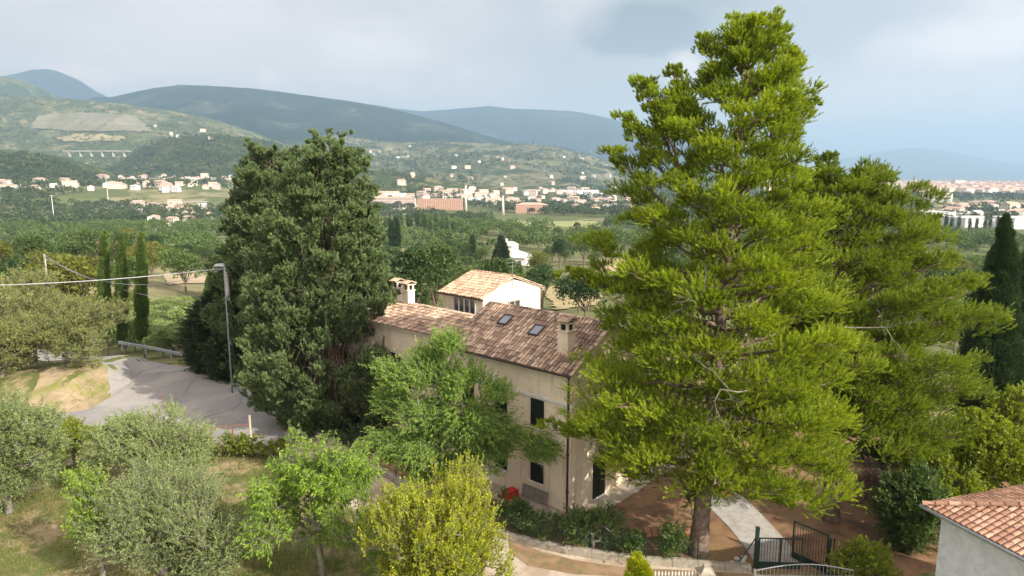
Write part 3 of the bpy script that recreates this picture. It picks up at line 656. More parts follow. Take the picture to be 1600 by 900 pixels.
# gutter and downpipe
m = MB(); m.tube([(-.46, -.3, ZE-.04), (-.46, L_+.25, ZE-.02)], .065, 8); m.build('gutter', M['pipe'], house)
m = MB(); m.tube([(-.46, -.15, ZE-.08), (-.42, -.15, ZE-.28), (-.13, .1, ZE-.5), (-.09, .12, ZE-.8), (-.09, .12, 0)], .055, 8)
for z in (1.2, 3.2, 5.2): m.box(-.155, -.0, .05, .19, z, z+.04)
m.build('downpipe', M['pipe'], house)
def chimney(x, y, z0, z1, s=.62, sy=None, mt='plaster'):
    sy = sy or s; m = MB(); m.box(x-s/2, x+s/2, y-sy/2, y+sy/2, z0, z1); c = m.build('chimney', M[mt], house)
    m = MB(); t = .09
    for sx in (-1, 1):
        for s2 in (-1, 1): m.box(x+sx*(s/2-t)-t/2-.02, x+sx*(s/2-t)+t/2+.02, y+s2*(sy/2-t)-t/2-.02, y+s2*(sy/2-t)+t/2+.02, z1+.055, z1+.42)
    m.box(x-s/2-.06, x+s/2+.06, y-sy/2-.06, y+sy/2+.06, z1+.002, z1+.055); m.box(x-s/2+.12, x+s/2-.12, y-sy/2+.12, y+sy/2-.12, z1+.056, z1+.38, 1)
    m.box(x-s/2-.08, x+s/2+.08, y-sy/2-.08, y+sy/2+.08, z1+.42, z1+.47); m.build('flue', [M[mt], M['dark']], c)
    m = MB(); hw = s/2+.12
    for sx in (1, -1): tiles(m, Vector((x-sx*hw, y-sy/2-.1, z1+.47)), Vector((0, 1, 0)), Vector((sx, 0, .42)).normalized(), sy+.2, math.hypot(hw, hw*.42), .17, .3)
    ridge_tiles(m, Vector((x, y-sy/2-.1, z1+.47+hw*.42)), Vector((x, y+sy/2+.1, z1+.47+hw*.42)), .09, .3); m.build('cap', M['tile'] if mt == 'plaster' else M['tile_o'], c)
chimney(1.05, 1.15, 7.8, 9.35, .66)
chimney(4.0, 18.6, 8.0, 9.3, .6, mt='plaster_l'); chimney(4.0, 17.4, 8.0, 9.25, .6, mt='plaster_l')
sl_ = (ZR-ZE)/(W_/2+.4); an = math.atan(sl_)
for (x, y) in ((2.05, 6.35), (1.75, 3.75)):
    Mx = Matrix.Translation((x, y, ZE+(x+.4)*sl_+.14)) @ Matrix.Rotation(-an, 4, 'Y')
    m = MB()
    for a0, a1, b0, b1 in ((-.42, .42, -.36, -.28), (-.42, .42, .28, .36), (-.42, -.34, -.278, .278), (.34, .42, -.278, .278)): m.box(a0, a1, b0, b1, -.12, .06, M=Mx)
    s_ = m.build('skylight', M['pipe'], house); m = MB(); m.box(-.338, .338, -.277, .277, 0, .035, M=Mx); m.build('pane', mat('skylight_pane', (.22, .24, .27), .25, spec=.6), s_)
# tower aerial
an_ = MB(); ax, ay = 10.9, 13.75; an_.tube([(ax, ay, 8.9), (ax, ay, 11.3)], .022, 6)
for z, l in ((11.2, .5), (10.9, .62), (10.6, .4)): an_.tube([(ax-l, ay, z), (ax+l, ay, z)], .012, 5)
for k in range(-3, 4): an_.tube([(ax+k*.15, ay-.16, 11.2), (ax+k*.15, ay+.16, 11.2)], .007, 4)
an_.build('aerial', M['metal'], house)
m = MB(); m.box(-1.35, -.003, -.9, 9.5, -.1, .06, c=.5); m.box(-.002, W_+5, -1.2, -.003, -.1, .06, c=.5)
tag(m.build('paving', M['pave'], None), 'old brick paving strip round the foot of the farmhouse', kind='structure'); pv_ = bpy.data.objects['paving']; pv_.location = (cx, cyy, 0); pv_.rotation_euler = (0, 0, math.radians(48))
hM = Matrix.Translation((cx, cyy, 0)) @ Matrix.Rotation(math.radians(48), 4, 'Z')
def hl(x, y, z=0.): return hM @ Vector((x, y, z))
# leaning board, red crate, garden hose
b = empty('leaning_board', hl(-.1, 1.35, .06), math.radians(48)); tag(b, 'weathered grey board leaning against the farmhouse wall', 'board')
m = MB(); Mx = Matrix.Rotation(math.radians(10), 4, 'Y')
for k in range(4): m.box(-.12, -.08, .02+k*.44, .44+k*.44, 0, .72, M=Mx)
for k in (.25, 1.3): m.box(-.15, -.121, k, k+.08, .02, .7, M=Mx)
m.build('panel', M['grey_board'], b)
c_ = c = tag(empty('crate', hl(-.75, 3.45, .062), math.radians(40)), 'small red plastic crate on the paving by the wall', 'crate')
m = MB(); m.box(-.42, .42, -.3, .3, 0, .05)
for k in range(4):
    z = .07+k*.11
    m.box(-.42, .42, -.3, -.27, z, z+.075); m.box(-.42, .42, .27, .3, z, z+.075); m.box(-.42, -.39, -.268, .268, z, z+.075); m.box(.39, .42, -.268, .268, z, z+.075)
for sx in (-1, 1):
    for sy in (-1, 1): m.box(sx*.425-.03, sx*.425+.03, sy*.3-.03, sy*.3+.03, 0, .52)
m.build('body', M['red'], c); m = MB(); m.box(-.44, .44, -.32, .32, .522, .56); m.build('lid', M['red'], c); c.scale = (.82, .82, .82)
# row of terracotta hollow blocks
g = G(1000, 832); g2 = G(1088, 838)
for k in range(9):
    p = G(1012+k*10.5, 838+k*.4, 0); m = MB(); m.box(-.125, .125, -.42, .42, 0, .26)
    for a in (-.07, 0, .07): m.box(a-.022, a+.022, -.424, -.421, .04, .22, 1)
    o = tag(bevel(m.build('hollow_block', [M['brickp'], M['dark']], None, p)), 'terracotta hollow block in the row beside the big pine trunk', 'block', 'terracotta blocks lined up beside the pine'); o.rotation_euler = (0, 0, math.radians(random.uniform(-4, 4)-4))
p = G(1131, 772); t_ = tag(empty('planter', p, .3), 'square terracotta planter in the shade by the porch', 'planter')
m = MB(); m.add([(-.35, -.35, 0), (.35, -.35, 0), (.35, .35, 0), (-.35, .35, 0), (-.45, -.45, .7), (.45, -.45, .7), (.45, .45, .7), (-.45, .45, .7)], [(0, 1, 5, 4), (1, 2, 6, 5), (2, 3, 7, 6), (3, 0, 4, 7), (3, 2, 1, 0)]); m.box(-.5, .5, -.5, -.42, .7, .8); m.box(-.5, .5, .42, .5, .7, .8); m.box(-.5, -.42, -.418, .418, .7, .8); m.box(.42, .5, -.418, .418, .7, .8)
m.build('pot', M['brickp'], t_); m = MB(); m.box(-.42, .42, -.42, .42, .6, .66); m.build('soil', M['soil'], t_)

# ------------------------------------------------------------------ kerb wall, fence posts, gate, front fence
kw = MB()
for (x0, y0), (x1, y1) in zip(K[:-2], K[1:-1]):
    d = Vector((x1-x0, y1-y0)); L = d.length; a = math.atan2(d.y, d.x); n_ = max(1, int(L/1.1))
    for k in range(n_): Mx = Matrix.Translation((x0, y0, 0)) @ Matrix.Rotation(a, 4, 'Z'); h = random.uniform(.30, .34); kw.box(L*k/n_+.006, L*(k+1)/n_-.006, -.02, .28+random.uniform(-.012, .012), -.1, h, M=Mx)
tag(bevel(kw.build('kerb_wall', M['stone']), .02), 'low pale stone kerb wall curving along the gravel drive', 'wall')
mf = bpy.data.materials.new('wire_netting'); mf.use_nodes = True; t = mf.node_tree; pb = t.nodes['Principled BSDF']; pb.inputs['Base Color'].default_value = (.03, .07, .045, 1)
def fence_run(pts, h, label, posts_every=2.4, net=True, group=None):
    r_ = tag(empty('wire_fence', (*pts[0], 0)), label, 'fence', group); o = Vector((*pts[0], 0)); wire = MB()
    for (x0, y0), (x1, y1) in zip(pts[:-1], pts[1:]):
        a = Vector((x0, y0, 0))-o; b = Vector((x1, y1, 0))-o; L = (b-a).length; n_ = max(1, round(L/posts_every))
        for k in range(n_): q = a+(b-a)*k/n_; m = MB(); m.tube([q, q+Vector((0, 0, h+.1))], .03, 8); m.build('post', M['greenm'], r_)
        for z in np.arange(.35, h, .14): wire.tube([a+Vector((0, 0, z)), b+Vector((0, 0, z))], .004, 3, caps=False)
        for k in range(int(L/.14)): q = a+(b-a)*(k*.14/L); wire.tube([q+Vector((0, 0, .35)), q+Vector((0, 0, h))], .003, 3, caps=False)
    wire.build('netting', mf, r_)
fence_run([(x, y+.15) for x, y in K[2:8]], 1.35, 'thin green wire fence standing on the stone kerb wall')
fence_run([tuple(G(1300, 893)[:2]), tuple(G(1395, 905)[:2])], 1.5, 'short run of wire fence right of the green gate', 3)
def bars_leaf(parent, L, h, name, a=0., off=Vector((0, 0, 0)), mid=True):
    m = MB(); Mx = Matrix.Translation(off) @ Matrix.Rotation(a, 4, 'Z')
    for x in (0, L-.05): m.box(x, x+.05, -.025, .025, .06, h, M=Mx)
    if mid: m.box(L/2-.04, L/2+.04, -.022, .022, .3, h-.052, M=Mx)
    for z0, z1 in ((.06, .11), (h-.05, h)): m.box(.052, L-.052, -.024, .024, z0, z1, M=Mx)
    lf = m.build(name, M['greenm'], parent)
    m = MB(); m.box(.053, L-.053, -.008, .008, .112, .36, M=Mx); m.build('kick_plate', M['greenm'], lf)
    m = MB(); x = .13
    while x < L-.08:
        if not (mid and abs(x-L/2) < .07): m.box(x-.009, x+.009, -.009, .009, .362, h-.052, M=Mx)
        x += .125
    m.build('bars', M['greenm'], lf)
    return lf
gp = G(1180, 889); gt = tag(empty('gate', gp, 0), 'dark green barred metal gate with one leaf swung open', 'gate')
def gpost(x, y, h): m = MB(); m.box(x-.07, x+.07, y-.07, y+.07, -.05, h); m.box(x-.085, x+.085, y-.085, y+.085, h+.002, h+.04); m.build('post', M['greenm'], gt)
e1 = G(1252, 891)-gp; e2 = G(1290, 897)-gp
gpost(0, 0, 1.95); gpost(e2.x+.05, e2.y, 1.65)
bars_leaf(gt, e1.x-.1, 1.5, 'leaf', math.atan2(e1.y, e1.x), Vector((.1, 0, 0)))
bars_leaf(gt, 1.6, 1.85, 'leaf', math.atan2(1.25, -1.0), Vector((e2.x, e2.y, 0)), False)
# brace of the gate post and white rocks
m = MB(); q = G(1148, 888); m.tube([q, gp+Vector((-.08, 0, 1.45))], .025, 6); tag(m.build('gate_brace', M['greenm']), 'slanting dark rod bracing the gate post', 'brace')
for k, (u, v) in enumerate([(1151, 876), (1160, 880), (1155, 885), (1144, 882), (1163, 874)]):
    p = G(u, v); me = bpy.data.meshes.new('rock'); bm_ = __import__('bmesh').new(); __import__('bmesh').ops.create_icosphere(bm_, subdivisions=2, radius=random.uniform(.12, .2))
    for vx in bm_.verts: vx.co *= random.uniform(.75, 1.1); vx.co.z *= .7
    bm_.to_mesh(me); bm_.free(); me.materials.append(M['rock']); tag(link('rock', me, None, (p.x, p.y, .09)), 'white rock in the little heap beside the gate post', 'rock', 'white rocks heaped beside the gate post')
# stone pillar and white picket fence, arched grey gate at the bottom edge
pp = P(1103, 881, 25.2); pl = tag(empty('stone_pillar', (pp.x, 25.2, 0)), 'weathered stone gate pillar with a pointed cap', 'pillar')
m = MB(); m.box(-.27, .27, -.27, .27, -.1, pp.z-.42); bevel(m.build('shaft', M['stone'], pl), .02)
m = MB(); z = pp.z-.418; m.box(-.34, .34, -.34, .34, z, z+.09); m.add([(-.27, -.27, z+.091), (.27, -.27, z+.091), (.27, .27, z+.091), (-.27, .27, z+.091), (-.08, -.08, z+.32), (.08, -.08, z+.32), (.08, .08, z+.32), (-.08, .08, z+.32)], [(0, 1, 5, 4), (1, 2, 6, 5), (2, 3, 7, 6), (3, 0, 4, 7), (4, 5, 6, 7), (3, 2, 1, 0)]); m.box(-.1, .1, -.1, .1, z+.322, z+.42); bevel(m.build('cap', M['stone'], pl), .02)
fp = tag(empty('picket_fence', (pp.x-3.0, 25.2, 0)), 'white pointed railing along the bottom edge left of the pillar', 'fence')
m = MB()
for k in range(20):
    x = .05+k*.135; m.box(x-.012, x+.012, -.012, .012, .3, 1.42); m.add([(x-.03, -.012, 1.42), (x+.03, -.012, 1.42), (x+.03, .012, 1.42), (x-.03, .012, 1.42), (x, 0, 1.58)], [(0, 1, 4), (1, 2, 4), (2, 3, 4), (3, 0, 4), (3, 2, 1, 0)])
m.build('pickets', M['white'], fp); m = MB(); m.box(0, 2.7, -.02, .02, 1.2, 1.24); m.box(0, 2.7, -.02, .02, .4, .44); m.build('rail', M['white'], fp)
m = MB(); m.box(-.1, 2.75, -.12, .12, -.1, .29); m.build('footing', M['stone'], fp)
a0 = P(1180, 893, 25.4); a1 = P(1310, 899, 25.4); ag = tag(empty('arched_gate', (a0.x, 25.4, 0)), 'pale grey metal gate with a shallow arched top rail', 'gate')
Lg = a1.x-a0.x+.6; m = MB(); m.tube([(Lg*k/16, 0, 1.45+.28*math.sin(math.pi*k/16)) for k in range(17)], .022, 8); m.tube([(0, 0, .3), (Lg, 0, .3)], .02, 6); m.tube([(0, 0, 1.2), (Lg, 0, 1.2)], .015, 6); m.build('frame', M['metal'], ag)
m = MB(); [m.tube([(Lg*k/26, 0, .3), (Lg*k/26, 0, 1.44+.28*math.sin(math.pi*k/26))], .011, 5) for k in range(27)]; m.build('bars', M['metal'], ag)
m = MB(); m.box(-.06, .04, -.05, .05, -.05, 1.5); m.build('post', M['metal'], ag)

# ------------------------------------------------------------------ guardrails, lamp, poles, cables
def guardrail(pts, label):
    r_ = tag(empty('guardrail', (*pts[0], 0)), label, 'guardrail'); o = Vector((*pts[0], 0)); m = MB()
    prof = [(.0, .42), (.05, .45), (.05, .51), (.0, .54), (.0, .58), (.05, .61), (.05, .67), (.0, .70)]
    for (x0, y0), (x1, y1) in zip(pts[:-1], pts[1:]):
        a = Vector((x0, y0, 0))-o; b = Vector((x1, y1, 0))-o; d = (b-a).normalized(); nn = Vector((d.y, -d.x, 0)); nn = nn if (nn.y < 0 or (abs(nn.y) < .1 and nn.x < 0)) else -nn
        vs = []
        for q in (a, b):
            vs += [q+nn*pp_+Vector((0, 0, z*1.05)) for pp_, z in prof]+[q+nn*(pp_-.012)+Vector((0, 0, z*1.05)) for pp_, z in prof]
        k = len(prof); fs = [(i, i+1, 2*k+i+1, 2*k+i) for i in range(k-1)]+[(k+i, 3*k+i, 3*k+i+1, k+i+1) for i in range(k-1)]
        m.add(vs, fs)
        n_ = max(1, round((b-a).length/3.2))
        for j in range(n_): q = a+(b-a)*(j+.1)/n_-nn*.1; pm = MB(); pm.box(q.x-.05, q.x+.05, q.y-.05, q.y+.05, -.2, .78); pm.build('post', M['metal'], r_)
    m.build('beam', M['metal'], r_)
guardrail([tuple(G(u, v)[:2]) for u, v in ((186, 544), (222, 550), (262, 558), (300, 567))], 'far galvanised guardrail on the outside of the road bend')
guardrail([tuple(G(u, v)[:2]) for u, v in ((364, 607), (395, 630), (430, 655), (470, 689), (482, 697))], 'near galvanised guardrail below the lamp and tall conifer')
lp = G(363, 614); lm = tag(empty('street_lamp', lp), 'slim grey street lamp at the roadside before the conifers', 'street lamp')
ztop = P(363, 416, lp.y).z
m = MB(); m.tube([(0, 0, -.2), (0, 0, 1.4), (0, 0, ztop-.1)], [.07, .06, .04], 10); m.build('pole', M['lamp_metal'], lm, smooth=True)
m = MB(); m.tube([(0, 0, ztop-.12), (-.12, -.02, ztop+.02), (-.45, -.06, ztop+.06)], .04, 8); m.build('bracket', M['metal'], lm)
m = MB(); m.add([(-.75, -.22, ztop), (.12, -.2, ztop), (.12, .2, ztop), (-.75, .22, ztop), (-.55, -.13, ztop+.2), (0, -.13, ztop+.22), (0, .13, ztop+.22), (-.55, .13, ztop+.2)], [(0, 1, 5, 4), (1, 2, 6, 5), (2, 3, 7, 6), (3, 0, 4, 7), (4, 5, 6, 7), (3, 2, 1, 0)]); m.box(-.68, .02, -.15, .15, ztop-.06, ztop-.003); bevel(m.build('lamp_head', M['metal'], lm), .03)
ptop = P(353, 414, 56.5); up_ = tag(empty('utility_pole', (ptop.x, 56.5, 0)), 'round concrete utility pole just behind the street lamp', 'pole')
m = MB(); m.tube([(0, 0, -.3), (0, 0, ptop.z)], [.2, .14], 12); m.build('pole', M['concrete'], up_, smooth=True)
m = MB(); m.tube([(-.3, 0, ptop.z-.35), (.3, 0, ptop.z-.35)], .035, 6); m.tube([(-.22, 0, ptop.z-.35), (-.22, 0, ptop.z-.1)], .05, 6); m.tube([(.22, 0, ptop.z-.35), (.22, 0, ptop.z-.1)], .05, 6); m.build('bracket', M['metal'], up_)
p2 = P(69, 397, 92); u2 = tag(empty('utility_pole', (p2.x, 92, hz(p2.x, 92))), 'small pale utility pole rising above the yellowish trees', 'pole')
m = MB(); m.tube([(0, 0, -.3), (0, 0, p2.z-u2.location.z)], [.18, .13], 8); m.build('pole', M['concrete'], u2)
def cable(a, b, sag, r, label):
    n_ = 28; pts = [a+(b-a)*(k/n_)+Vector((0, 0, -sag*4*(k/n_)*(1-k/n_))) for k in range(n_+1)]; m = MB(); m.tube(pts, r, 5); tag(m.build('overhead_cable', M['cable'], smooth=True), label, 'cable')
pA = Vector((ptop.x, 56.5, ptop.z-.25))
cable(P(-260, 447, 48), pA, .55, .035, 'thick overhead cable crossing the road from the left edge')
cable(P(69, 398, 92), pA, 2.6, .022, 'sagging cable between the small pole and the utility pole')
cable(P(69, 402, 92), P(345, 476, 60), 1.3, .02, 'lower cable running behind the slim cypresses to the right')
cable(P(636, 487, 47.2), P(700, 481, 46), .05, .02, 'short white wire between the twin chimneys and the tower')

# ------------------------------------------------------------------ near white building, bottom right
zE = 5.2; c0 = G(1443, 790, zE); e_near = (G(1600, 872, zE)-c0); e_far = (G(1600, 752, zE)-c0)
dn = e_near.normalized(); df = e_far.normalized(); wb = tag(empty('white_outbuilding', (c0.x, c0.y, 0)), 'white rendered building with a hipped terracotta roof, bottom right corner', 'building')
df = (df-dn*df.dot(dn)).normalized(); Ln, Lf = 9.5, 8.0; ov = .42
def wl(a, b, z): return dn*a+df*b+Vector((0, 0, z))
m = MB(); q = [wl(ov, ov, 0), wl(Ln-ov, ov, 0), wl(Ln-ov, Lf-ov, 0), wl(ov, Lf-ov, 0)]; m.prism([(p.x, p.y) for p in q], -.2, zE-.12); m.build('wall', M['white'], wb)
m = MB(); q = [wl(0, 0, 0), wl(Ln, 0, 0), wl(Ln, Lf, 0), wl(0, Lf, 0)]; m.prism([(p.x, p.y) for p in q], zE-.14, zE+.0); m.build('eaves', M['concrete'], wb)
m = MB(); q1 = wl(-.06, -.06, zE-.03); m.tube([q1+dn*Ln, q1, wl(-.06, Lf, zE-.03)], .07, 8); m.build('gutter', M['metal'], wb)
rh = 1.25; pk0 = wl(Lf/2, Lf/2, zE+rh); pk1 = wl(Ln-Lf/2+1, Lf/2, zE+rh)
m = MB()
def hipslope(a, b, c, d):                               # tiles clipped to a trapezoid a-b eave, d-c ridge
    A = (b-a).normalized(); up = (d-a)-A*(d-a).dot(A); B = up.normalized(); H = up.length; Nn = A.cross(B); Nn = Nn if Nn.z > 0 else -Nn
    sa = (d-a).dot(A); sb = (c-a).dot(A); L = (b-a).length; j = 0; ex = .33; pt = .22
    m.add([a+Nn*.015, b+Nn*.015, c+Nn*.015, d+Nn*.015], [(0, 1, 2, 3)], 0, .2)
    while j*ex < H:
        f = j*ex/H; lo = sa*f; hi = L+(sb-L)*f; i = int(lo/pt)+1
        while i*pt < hi-.05:
            vs = []; cc = random.random()
            for bb, r_, hh in ((j*ex-.03, .085, .03), ((j+1)*ex+.04, .075, 0)):
                for s in range(5): t = math.pi*s/4; vs.append(a+A*(i*pt+math.cos(t)*r_)+B*min(bb, H)+Nn*(.02+hh+math.sin(t)*r_*.55))
            m.add(vs, [(s, s+1, s+6, s+5) for s in range(4)]+[tuple(range(5))], 0, cc); i += 1
        j += 1
A0, B0, C0_, D0 = wl(0, 0, zE+.02), wl(Ln, 0, zE+.02), wl(Ln, Lf, zE+.02), wl(0, Lf, zE+.02)
hipslope(A0, B0, pk1, pk0); hipslope(D0, A0, pk0, pk0+Vector((.001, 0, 0))); hipslope(C0_, D0, pk0, pk1)
m.build('roof', M['tile_r'], wb); m = MB(); ridge_tiles(m, A0+Vector((0, 0, .04)), pk0+Vector((0, 0, .05)), .13, .42); ridge_tiles(m, D0+Vector((0, 0, .04)), pk0+Vector((0, 0, .05)), .13, .42); ridge_tiles(m, pk0+Vector((0, 0, .05)), pk1+Vector((0, 0, .05)), .13, .42); m.build('ridge_tiles', M['tile_r'], wb)
# ------------------------------------------------------------------ big conifers near the house
def prof(D, rows):
    z = []; xl = []; xr = []
    for v, a, b in rows: p = P(a, v, D); q = P(b, v, D); z.append(p.z); xl.append(p.x); xr.append(q.x)
    z, xl, xr = map(np.array, (z[::-1], xl[::-1], xr[::-1])); return z, xl, xr
def shell_conifer(name, label, cat, D, rows, leaf, bark, npuff, pr, nb, bl, bw, group=None, squash=1., up=.6, zbase=0., depth=1., inner=.25, k=2, part='crown', brush=None, rough=1., boughs=0):
    z, xl, xr = prof(D, rows); z0, z1 = z[0], z[-1]; cxm = (xl[:3].mean()+xr[:3].mean())/2
    root = tag(empty(name, (cxm, D, zbase)), label, cat, group)
    # height samples weighted by the local girth
    zz = rng.uniform(z0, z1, npuff*5); ra = (np.interp(zz, z, xr)-np.interp(zz, z, xl))/2
    keep = rng.random(len(zz)) < (ra+.3)/(ra.max()+.3); zz = zz[keep][:npuff]; n = len(zz)
    ra = (np.interp(zz, z, xr)-np.interp(zz, z, xl))/2; cx_ = (np.interp(zz, z, xr)+np.interp(zz, z, xl))/2
    az = rng.uniform(0, 2*np.pi, n); lump = np.clip(1.0+.62*rough*(fbm(np.cos(az)*2.6+4, np.sin(az)*2.6+zz*.75, 3)-.5), .6, 1.15)
    q = np.where(rng.random(n) < inner, rng.uniform(.25, .75, n), rng.uniform(.82, 1.0, n))*lump
    R = pr*rng.uniform(.7, 1.3, n)*np.clip(ra/ra.max()+.35, .45, 1)
    rad = np.maximum(ra*q-R*.6, 0)
    C = np.stack([cx_+np.cos(az)*rad-cxm, np.sin(az)*rad*depth, zz-zbase], 1); O = np.stack([np.cos(az), np.sin(az), np.zeros(n)], 1)
    if boughs:                                           # each clump becomes an upswept bough that thins to its tip
        st = np.linspace(-.35, 1, boughs); n0 = n; ii = np.repeat(np.arange(n0), boughs); ss = np.tile(st, n0); tilt = rng.normal(size=(n0, 3))*.22
        dirs = unit(O*1.0+np.array([0, 0, .75])+tilt)[ii]; ln_ = pr*rng.uniform(1.1, 2.1, n0)[ii]
        C = C[ii]+dirs*(ss*ln_)[:, None]+rng.normal(size=(len(ii), 3))*.08; R = R[ii]*(1.-.55*np.clip(ss, 0, 1)); O = dirs
    if brush: V, Fc, var = brushes(C, R, O, brush[0], brush[1], brush[2], bl, bw, up=up, outw=.75, rnd=.4, spread=.85, ang=.7, squash=squash)
    else: V, Fc, var = puffs(C, R, O, nb, bl, bw, up=up, outw=.6, squash=squash, rnd=.35, k=k)
    link(part, mesh_np(part, V, Fc, leaf, var), root)
    A = [[0, 0, -.3+0]]; B = [[(xl[-1]+xr[-1])/2-cxm, 0, z1-zbase-.6]]; A += [[0, 0, zz[i]-zbase-.5] for i in range(0, n, 3)]; B += [C[i] for i in range(0, n, 3)]
    Vt, Ft = segs_mesh(A, B, [ra.max()*.085+.08]+[.045]*(len(A)-1), [.03]+[.012]*(len(A)-1), 7); link('trunk', mesh_np('trunk', Vt, Ft, bark, smooth=True), root)
    return root
shell_conifer('cypress_tree', 'broad dense conifer towering beside the bend, in front of its darker twin', 'tree', 46.5,
 [(217, 501, 519), (228, 487, 533), (252, 468, 548), (280, 454, 558), (320, 442, 572), (360, 425, 588), (400, 408, 596), (450, 398, 604), (500, 388, 612), (550, 388, 630), (600, 402, 634), (640, 425, 626), (675, 450, 596), (700, 475, 570)],
 M['cypress'], M['bark'], 820, .62, 70, .2, .075, squash=.9, brush=(9, 19, .5), up=.7, inner=.25, rough=1.0, boughs=5)
shell_conifer('cypress_tree', 'dark conifer with a spiky top half hidden behind the broad one', 'tree', 60,
 [(230, 412, 430), (244, 398, 448), (270, 382, 474), (310, 370, 490), (360, 362, 500), (420, 352, 490), (480, 345, 500), (540, 345, 500), (600, 350, 500), (660, 360, 500)],
 M['cypress'], M['bark'], 640, .75, 60, .25, .09, squash=.95, brush=(8, 18, .6), up=.9, inner=.25, rough=1.0, boughs=5)
for k, (D, rows, lab) in enumerate([
  (60.5, [(462, 330, 342), (480, 312, 358), (510, 298, 372), (540, 296, 380), (570, 305, 385), (600, 325, 390)], 'low dark bushy conifer at the left foot of the tall pair'),
  (58.0, [(520, 348, 366), (545, 330, 385), (575, 335, 400), (605, 352, 420), (628, 370, 440)], 'dark bush behind the near guardrail under the conifers'),
  (62, [(425, 352, 368), (450, 340, 380), (490, 325, 390), (540, 320, 400), (580, 325, 400)], 'dark bushy conifer behind the street lamp')]):
    shell_conifer('cedar_bush', lab, 'bush', D, rows, M['cedar'], M['bark'], 380, .7, 90, .22, .08, squash=.7, up=.15, brush=(13, 22, .9))
shell_conifer('cypress_tree', 'tall dark green column cypress at the right edge of the photo', 'tree', 43,
 [(340, 1568, 1573), (362, 1561, 1578), (400, 1550, 1584), (450, 1537, 1587), (500, 1525, 1588), (560, 1508, 1588), (620, 1502, 1584), (680, 1508, 1580), (740, 1525, 1572)], M['cypress_d'], M['bark'], 900, .42, 90, .2, .06, squash=1.4, up=1.2)
shell_conifer('cypress_tree', 'darker cypress half hidden left of the right edge cypress', 'tree', 50,
 [(448, 1526, 1536), (480, 1515, 1545), (520, 1507, 1552), (580, 1503, 1556), (640, 1500, 1556)], M['cypress_d'], M['bark'], 420, .42, 80, .22, .07, squash=1.3, up=1.1)
shell_conifer('cypress_tree', 'green tree top cut off by the right edge behind the column cypress', 'tree', 60,
 [(380, 1603, 1616), (420, 1595, 1640), (480, 1588, 1650), (560, 1582, 1660), (640, 1585, 1650)], M['wood'], M['bark'], 300, .7, 60, .35, .16)
for (u, v0, v1, h, D, lab) in [(163, 362, 528, 8.5, 77, 'leftmost of the three slim column cypresses by the bend'), (190, 370, 532, 8.5, 75, 'middle one of the three slim column cypresses by the bend'), (221, 366, 532, 9, 73, 'rightmost of the three slim column cypresses by the bend'), (328, 428, 512, 9, 84, 'short slim cypress standing alone by the tan field')]:
    rows = [(v0, u-1, u+1)]+[(v0+(v1-v0)*t, u-h*q, u+h*q) for t, q in ((.08, .38), (.2, .62), (.4, .85), (.65, 1), (.85, .9), (1, .6))]
    shell_conifer('cypress_tree', lab, 'tree', D, rows, M['cypress_l'], M['bark'], 330, .3, 60, .22, .07, group=None, squash=1.6, up=1.4, zbase=hz(P(u, v1, D).x, D)-.1)

